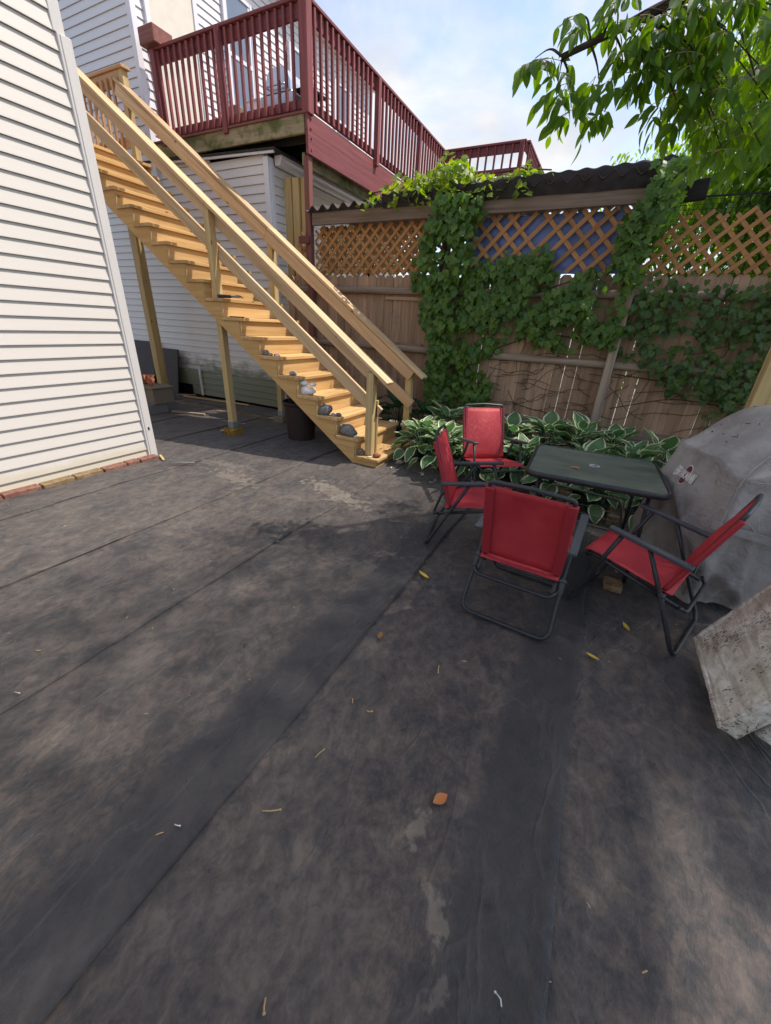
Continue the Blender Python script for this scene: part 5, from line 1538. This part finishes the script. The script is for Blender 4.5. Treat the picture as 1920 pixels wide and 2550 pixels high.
# hostas
def hosta_geo(var):
    rnd = random.Random(100 + var); v, f, uv = [], [], []
    n, m = 8, 9; wm = rnd.uniform(.60, .80); dr = rnd.uniform(.15, .38); cup = rnd.uniform(.02, .12)
    for j in range(m + 1):
        t = j / m; wd = wm * .5 * (math.sin(math.pi * t ** .72)) ** .85 if 0 < j < m else .004
        for i in range(n + 1):
            u = -1 + 2 * i / n
            z = -dr * t * t + cup * abs(u) * wd * 2 * (1 - t * .4) + .018 * math.sin(9 * t + 3 * u + var)  + .02 * abs(u) * math.sin(17 * t + var + (2 if u > 0 else 0))
            z -= .035 * (1 - abs(u)) ** 2
            v.append((u * wd, t, z)); uv.append((abs(u) * (1 if t < .85 else 1 + (t - .85) * 1.4) * (1 - .0 * t), t))
    for j in range(m):
        for i in range(n):
            a = j * (n + 1) + i; f.append((a, a + 1, a + n + 2, a + n + 1))
    return mesh_from('hosta_leaf_mesh', v, f, True, uv)
HM = [hosta_geo(i) for i in range(6)]
for me in HM: me.materials.append(M_HOSTA)
M_HOSTA_G = leafmat('green_hosta_leaf', (.022, .07, .03, 1), (.04, .10, .042, 1), .2, .5)
def hosta(x, y, label, n=22, s=.24, rad=.30, green=False, z0=.0, lean=(0, 0)):
    t = thing('hosta', label, 'hosta plant', (x, y, z0), 0, 'hostas along the fence')
    stems = []
    for i in range(n):
        a = i * 2.39996 + random.uniform(-.3, .3) + x * 7
        q = (i + .5) / n                   # 0 centre upright .. 1 outer drooping
        r = rad * (.12 + .75 * q) * random.uniform(.85, 1.15)
        h = (.43 - .27 * q ** 1.4) * random.uniform(.88, 1.12) * (s / .24)
        d = V((math.cos(a), math.sin(a), 0)); b = V((x, y, z0)) + d * r + V((lean[0] * h, lean[1] * h, h))
        el = R(58 - 92 * q ** 1.1 + random.uniform(-14, 14))
        tip = d * math.cos(el) + V((0, 0, math.sin(el))); nr = V((0, 0, math.cos(el))) - d * math.sin(el) + V((random.gauss(0, .22), random.gauss(0, .22), 0))
        o = bpy.data.objects.new('leaf', HM[random.randrange(6)])
        reg(o, orient(tip, nr, b, s * random.uniform(.62, 1.1), random.uniform(.92, 1.12)), t)
        if green: o.material_slots[0].link = 'OBJECT'; o.material_slots[0].material = M_HOSTA_G
        stems.append(tube_geo([V((x, y, z0 + .0)) + d * .03, V((x, y, z0)) + d * r * .45 + V((0, 0, h * .62)), b], [.006, .005, .004], 5))
    v, f = join_geo(stems); ob('stalks', mesh_from('stalk_mesh', v, f, True), M_HOSTA_G, t)
hl = [(-1.72, 4.42, 'sunlit hosta at the foot of the staircase, spilling over the bottom step', 28, .24, .32), (-1.38, 4.22, 'sunlit hosta left of the stained far chair, nearest the fabric', 28, .24, .32),
      (-1.62, 4.95, 'tall hosta behind the sunlit front hostas by the staircase', 24, .26, .32), (-1.12, 4.72, 'shady hosta directly behind the stained far chair', 24, .24, .32),
      (-1.05, 4.22, 'low hosta spreading under the seat of the stained far chair', 20, .2, .27),
      (-.78, 4.85, 'hosta right of the far chair backrest', 24, .24, .30), (-.50, 4.42, 'low hosta between the far chair and the table corner', 22, .22, .30),
      (-.38, 5.0, 'broad hosta under the ivy mat behind the table', 24, .25, .30), (-.02, 4.95, 'upright hosta left of the grey roof post', 24, .27, .28),
      (.32, 4.95, 'hosta right of the grey roof post', 22, .25, .30), (.50, 4.62, 'hosta behind the table toward the grill', 22, .25, .28),
      (.78, 4.85, 'hosta against the fence close to the grill', 20, .25, .28), (.88, 4.42, 'hosta squeezed beside the back of the grey grill cover', 20, .22, .26),
      (.10, 4.45, 'hosta behind the middle of the glass table', 20, .23, .28), (-.22, 4.15, 'low hosta beside the left timber under the table', 16, .19, .22),
      (.22, 4.0, 'low hosta between the two timbers under the table', 16, .19, .22), (.66, 4.02, 'low hosta under the right table corner', 16, .19, .22)]
for (x, y, lb, n, s, r_) in hl: hosta(x, y, lb, n + 12, s, r_, False, .02 + max(0, (y - 4.5)) * .14)
hosta(-2.55, 5.38, 'plain green hosta behind the lower stair rail', 22, .25, .30, True, .05)
hosta(-3.05, 5.42, 'plain green hosta farthest behind the staircase', 18, .22, .28, True, .03)
hosta(-2.1, 5.30, 'plain green hosta beside the far newel post', 18, .23, .26, True, .08)

# ------------------------------------------------------------------ trees
def tree_mats(centers, n, size, hang=1.0, sig=.11):
    out = []
    for (c, k) in centers:
        for i in range(k):
            p = V(c) + V((random.gauss(0, sig), random.gauss(0, sig), random.gauss(0, sig * .75)))
            az = random.uniform(0, 6.28)
            tip = V((math.cos(az) * .55, math.sin(az) * .55, -hang)); nr = V((math.cos(az), math.sin(az), .55)) + V((random.gauss(0, .35), random.gauss(0, .35), random.gauss(0, .2)))
            out.append(orient(tip, nr, p, random.uniform(*size)))
    return out
big = thing('tree', 'large leafy tree whose drooping branch hangs over the patio at upper right', 'tree', (3.4, 7.2, 0))
tube('trunk', fillet([(3.4, 7.2, -.1), (3.3, 7.0, 1.8), (3.1, 6.5, 3.6), (2.7, 6.0, 5.2), (2.6, 5.8, 7.0)], 1.0, 6), [.22 - .004 * i for i in range(23)], M_BARK, big, 12)
limb = fillet([(3.12, 6.5, 3.5), (2.1, 5.6, 4.1), (1.1, 4.6, 3.85), (.26, 3.77, 3.40), (-.14, 3.34, 3.16), (-.37, 3.12, 2.99), (-.58, 2.97, 2.87)], .3, 4)
tube('limb', limb, [.05 - .0014 * i for i in range(len(limb))], M_BARK, big, 8)
twigs = {'A': (-.73, 3.0, 2.88), 'B': (-.60, 3.07, 2.77), 'C': (-.51, 3.11, 2.69), 'D': (-.36, 3.15, 2.69), 'E': (-.26, 3.13, 2.76), 'F': (-.18, 3.11, 2.80), 'G': (-.05, 3.16, 2.70), 'H': (-.53, 2.98, 3.0),
         'I': (-.34, 2.99, 3.03), 'J': (-.01, 3.1, 2.84), 'K': (.13, 3.08, 2.88), 'L': (.32, 3.13, 2.74), 'M': (.27, 3.06, 2.90), 'N': (.18, 3.15, 2.70), 'O': (.41, 3.17, 2.62), 'P': (.5, 3.3, 2.9), 'Q': (.62, 3.35, 2.75), 'S': (.1, 3.3, 3.0), 'T': (-.2, 3.15, 2.95), 'U': (.36, 3.3, 2.55), 'W': (.55, 3.5, 2.5), 'X': (.20, 3.2, 2.6), 'Y': (.28, 3.25, 2.48), 'Z': (.08, 3.18, 2.74), 'AA': (.46, 3.25, 2.46), 'AB': (.02, 3.02, 2.98), 'AC': (.18, 3.04, 2.99), 'AD': (-.14, 3.03, 2.96), 'AE': (.4, 3.1, 2.88), 'AF': (.05, 3.2, 2.62)}
mats = []
rach = []
def compound(q, d, n, ln):
    """a drooping compound leaf: stalk with paired leaflets"""
    d = V(d).normalized(); side = d.cross(V((0, 0, 1)))
    if side.length < .1: side = V((1, 0, 0))
    side.normalize()
    pts = [V(q)]
    for i in range(n):
        d = (d + V((0, 0, -.22))).normalized(); pts.append(pts[-1] + d * ln)
    rach.append(tube_geo(pts, .0016, 4))
    for i in range(1, n + 1):
        for sg in ((-1, 1) if i < n else (0,)):
            tip = d * .45 + side * sg * .75 + V((random.gauss(0, .22), random.gauss(0, .22), -.72 + random.gauss(0, .25)))
            nr = V((random.gauss(0, .5), random.gauss(-.3, .5), .6)) + side * sg * .3
            mats.append(orient(tip, nr, pts[i] + side * sg * .008, random.uniform(.06, .115)))
for k, p in twigs.items():
    p = V(p); base = min(limb[8:], key=lambda q: (q - p).length)
    mid = (base + p) / 2 + V((0, 0, .05))
    tw = fillet([base, mid, p + V((0, 0, .02))], .1, 4)
    tube('twig', tw, [.0065 - .0007 * i for i in range(7)], M_BARK, big, 6)
    L2 = (p - base).length
    for tt_ in ((.5, .75, 1.0, 1.0) if L2 > .12 else (.6, 1.0, 1.0)):
        q = base.lerp(p, tt_) + V((0, 0, .01))
        for r_ in range(2):
            az = random.uniform(0, 6.28)
            compound(q, (math.cos(az), math.sin(az), random.uniform(-.3, .25)), random.choice((2, 2, 3)), random.uniform(.04, .06))
for i in range(58):
    q = V((random.uniform(-.02, 1.0), random.uniform(3.05, 4.1), random.uniform(2.55, 3.25)))
    if q.x < .25 and q.z < 2.75: continue
    az = random.uniform(0, 6.28); d = V((math.cos(az), math.sin(az), .1)) * .16
    rach.append(tube_geo([q + V((.25, .2, .14)), q + V((.1, .08, .04)), q], .003, 5))
    for k in range(4):
        compound(q + V((.25, .2, .14)) * random.random(), (math.cos(az + k * 1.6), math.sin(az + k * 1.6), random.uniform(-.3, .2)), random.choice((2, 3)), random.uniform(.04, .06))
v, f = join_geo(rach); o = ob('leaf_stalks', mesh_from('stalk_mesh', v, f), M_TWIG, big); o['kind'] = 'stuff'
random.shuffle(mats)
leaf_plant(big, LAG, mats, M_TREE, 298, key='lance')
# unseen high crown added and shaped, gaps included, to cast the patio's dappled shade
def shade_density(gx, gy):
    """how thick the added crown is made along the sun ray that meets the patio at gx, gy"""
    edge = gx + 2.55 - .55 * (gy - 1.0) * (1 if gy > 1 else .25) + .35 * mnoise.noise(V((gx * 1.2, gy * 1.2, 5)))
    d = sm(-1.0, .8, edge)
    if gy > 4.3: d *= sm(5.6, 4.3, gy) * sm(-1.9, -.6, gx)
    for (cx, cy, rx, ry) in ((.56, 1.02, .08, .26), (.66, .60, .20, .11), (.74, .84, .09, .22), (.46, .74, .05, .16), (.42, .80, .07, .09), (.86, 1.3, .06, .12), (-1.5, 4.5, .55, .5), (.30, .66, .03, .05), (.95, .95, .10, .10)):
        e = ((gx - cx) / rx) ** 2 + ((gy - cy) / ry) ** 2
        if e < 1.6: d *= sm(.85, 1.6, e) * .8
    return d
crown = []
tries = 0
QL = [([(0, 0, 0), (.24, .45, .06), (0, 1, -.1), (-.24, .45, .06)], [(0, 1, 2), (0, 2, 3)])]
while len(crown) < 34000 and tries < 500000:
    tries += 1
    gx, gy = random.uniform(-3.6, 3.2), random.uniform(-1.8, 5.4)
    z = random.triangular(12.0, 24.0, 17.0)
    if random.random() > shade_density(gx, gy) ** 1.2 * (.34 + .66 * sm(-1.7, .2, gx)): continue
    p = V((gx + .5 * z, gy + .33 * z, z))
    az = random.uniform(0, 6.28)
    crown.append(orient(V((math.cos(az) * .7, math.sin(az) * .7, -.75)), V((math.cos(az), math.sin(az), 1.1)) + V((random.gauss(0, .4), random.gauss(0, .4), 0)), p, random.uniform(.11, .17)))
v, f = np_leaves(QL, crown)
o = ob('crown', mesh_from('crown_mesh', v, f), M_TREE, big); o['kind'] = 'stuff'  # out-of-view leaf mass added for its shadow, separate from the visible branch
for pts in ([(2.6, 5.8, 7.0), (4.2, 6.2, 10.0), (6.5, 6.6, 13.5), (9.0, 7.2, 18.0)], [(4.2, 6.2, 10.0), (7.0, 5.6, 13.0), (8.5, 4.6, 16.0)], [(6.5, 6.6, 13.5), (8.6, 9.0, 17.0), (9.6, 10.0, 20.0)]):
    pp = fillet(pts, .6, 5); tube('limb', pp, [.12 - .009 * i for i in range(len(pp))], M_BARK, big, 8)  # limbs added up to the unseen shade crown

def bush(name, label, loc, n, spread, z0, z1, size, mat, trunk=True, clump=26, cat='tree', lo=None):
    t = thing(name, label, cat, loc)
    cs = []
    for i in range(clump):
        while True:
            u = V((random.uniform(-1, 1), random.uniform(-1, 1), random.uniform(-1, 1)))
            if .3 < u.length < 1: break
        cs.append(V(loc) + V((u.x * spread[0], u.y * spread[1], (z0 + z1) / 2 + u.z * (z1 - z0) / 2)))
    mats = []
    for i in range(n):
        c = random.choice(cs); sg = spread[0] * .20
        p = c + V((random.gauss(0, sg), random.gauss(0, sg), random.gauss(0, sg * .7)))
        if p.y < 5.95: continue
        az = random.uniform(0, 6.28)
        mats.append(orient(V((math.cos(az) * .7, math.sin(az) * .7, -.7)), V((math.cos(az), math.sin(az), 1.0)) + V((random.gauss(0, .4), random.gauss(0, .4), 0)), p, random.uniform(*size)))
    v, f = np_leaves(LAG, mats)
    o = ob('crown', mesh_from('crown_mesh', v, f), mat, t); o['kind'] = 'stuff'
    if trunk:
        tube('trunk', fillet([V(loc) + V((0, 0, -.1)), V(loc) + V((.1, .05, (z0 + z1) / 3)), V(loc) + V((0, 0, (z0 + z1) / 2))], .4), .06, M_BARK, t, 8)
        for i in range(0, clump, 3):
            a = V(loc) + V((0, 0, (z0 + z1) / 2.4)); tube('limb', fillet([a, a.lerp(cs[i], .5) + V((0, 0, .1)), cs[i]], .3), .018, M_BARK, t, 5)
    return t
bush('tree', 'sunlit bushy tree behind the right lattice panel', (2.1, 8.0, 0), 9500, (1.75, 1.0, 1), 2.6, 6.4, (.09, .15), M_TREE2, True, 40)
bush('shrub', 'tall leafy bush close behind the right lattice, reaching above the netting', (1.75, 7.1, 0), 7000, (1.25, .6, 1), 2.2, 4.9, (.07, .125), M_TREE2, True, 44, 'shrub')
bush('tree', 'dense green tree rising beyond the fence at the right picture edge', (3.6, 8.6, 0), 5200, (1.7, 1.3, 1), 1.6, 6.2, (.10, .17), M_TREE2, True, 40)
bush('shrub', 'leafy shrub seen through the openings of the right lattice', (1.5, 7.0, 0), 7500, (1.6, .6, 1), .9, 3.6, (.09, .15), M_TREE2, False, 60, 'shrub')
bush('tree', 'small distant feathery tree top peeking over the right end of the roof', (.1, 15, 0), 2200, (1.5, 1.2, 1), 4.0, 6.2, (.12, .2), M_TREE2, True, 22)
bush('tree', 'distant tree mass beyond the neighbouring yard on the right', (5.0, 15, 0), 3000, (3.2, 1.8, 1), 1.0, 7.0, (.2, .34), M_TREE2, True, 30)

# ------------------------------------------------------------------ litter on the fabric
def flat_leaf(name, label, mat, x, y, rz, s, group=None, curl=.25, wid=.2):
    n = 6; v, f = [], []
    for j in range(n + 1):
        t = j / n; wd = wid * math.sin(math.pi * min(.999, t * .96 + .02)) + .004
        zc = curl * (t - .5) ** 2
        v += [(-wd, t - .5, zc + .35 * wd), (0, t - .5, zc), (wd, t - .5, zc + .25 * wd)]
    for j in range(n):
        a = j * 3; f += [(a, a + 1, a + 4, a + 3), (a + 1, a + 2, a + 5, a + 4)]
    v = [(a * s, b * s, c * s) for a, b, c in v]
    o = ob(name, mesh_from('litter_leaf_mesh', v, f, True), mat, None, Matrix.Translation(V((x, y, .022 + fnoise(x, y)))) @ Matrix.Rotation(rz, 4, 'Z'))
    return tag(o, label, 'leaf', group)
LG = 'fallen leaves on the black fabric'
GP = lambda u: u
for (lb, m_, x, y, rz, s, wd) in LITTER:
    flat_leaf('fallen_leaf', lb, m_, x, y, rz, s, LG, .3, wd)
def twig(label, pts, r=.0022, mat=None, name='twig'):
    pts = [V((p[0], p[1], .024 + fnoise(p[0], p[1]))) for p in pts]
    v, f = tube_geo(pts, r, 5)
    # little bud at one end
    bv_, bf_ = rock_geo(r * 2, r * 2, r * 2, 1, .1, 6, 4); bv_ = [tuple(V(q) + pts[-1]) for q in bv_]
    v, f = join_geo([(v, f), (bv_, bf_)])
    o = ob(name, mesh_from(name + '_mesh', v, f, True), mat or M_TWIG); return tag(o, label, 'twig' if name == 'twig' else 'staple', 'dry leaf stalks on the black fabric' if name == 'twig' else 'staples in the black fabric')
for lb, pts in TWIGS: twig(lb, pts)
for lb, pts in STAPLES: twig(lb, pts, .0019, M_STAPLE, 'staple')
geo = []
for i in range(260):
    x, y = random.uniform(-4.2, 1.6), random.uniform(.3, 4.2)
    s = random.uniform(.002, .006); z = .018 + fnoise(x, y)
    a = random.uniform(0, 6.3); d = V((math.cos(a), math.sin(a), 0)) * s * random.uniform(1, 2.6)
    geo.append(tube_geo([V((x, y, z)) - d, V((x, y, z + .002)), V((x, y, z)) + d], s * .4, 4))
v, f = join_geo(geo[:80]); o = ob('litter_crumbs', mesh_from('crumb_mesh', v, f), M_TWIG); tag(o, 'tiny pale plant crumbs strewn over the black fabric', 'litter', None, 'stuff')
v, f = join_geo(geo[170:]); o = ob('litter_crumbs', mesh_from('crumb_mesh', v, f), M_DEBRIS); tag(o, 'tiny dark crumbs strewn over the black fabric', 'litter', None, 'stuff')
# leaf scrap on the table, dry bits on the bottom step
v = [(-.03, -.008, 0), (0, -.02, .008), (.035, -.004, .002), (.01, .012, .012), (-.025, .014, .004)]
o = ob('fallen_leaf', mesh_from('scrap_mesh', v, [(0, 1, 3), (0, 3, 4), (1, 2, 3)]), M_OLEAF, None, Matrix.Translation(V((.0, 2.97, .703)))); tag(o, 'curled orange leaf scrap on the green glass table', 'leaf')
geo = []
for i in range(60):
    x, y = -2.24 + random.uniform(-.09, .14), random.uniform(4.2, 4.75); s = random.uniform(.004, .012); a = random.uniform(0, 6.3); d = V((math.cos(a), math.sin(a), 0)) * s
    geo.append(tube_geo([V((x, y, .119)) - d, V((x, y, .119)) + d], .0022, 4))
v, f = join_geo(geo); o = ob('dry_bits', mesh_from('bits_mesh', v, f), M_BLEAF); tag(o, 'dry brown bud bits lying on the bottom stair tread', 'litter', None, 'stuff')
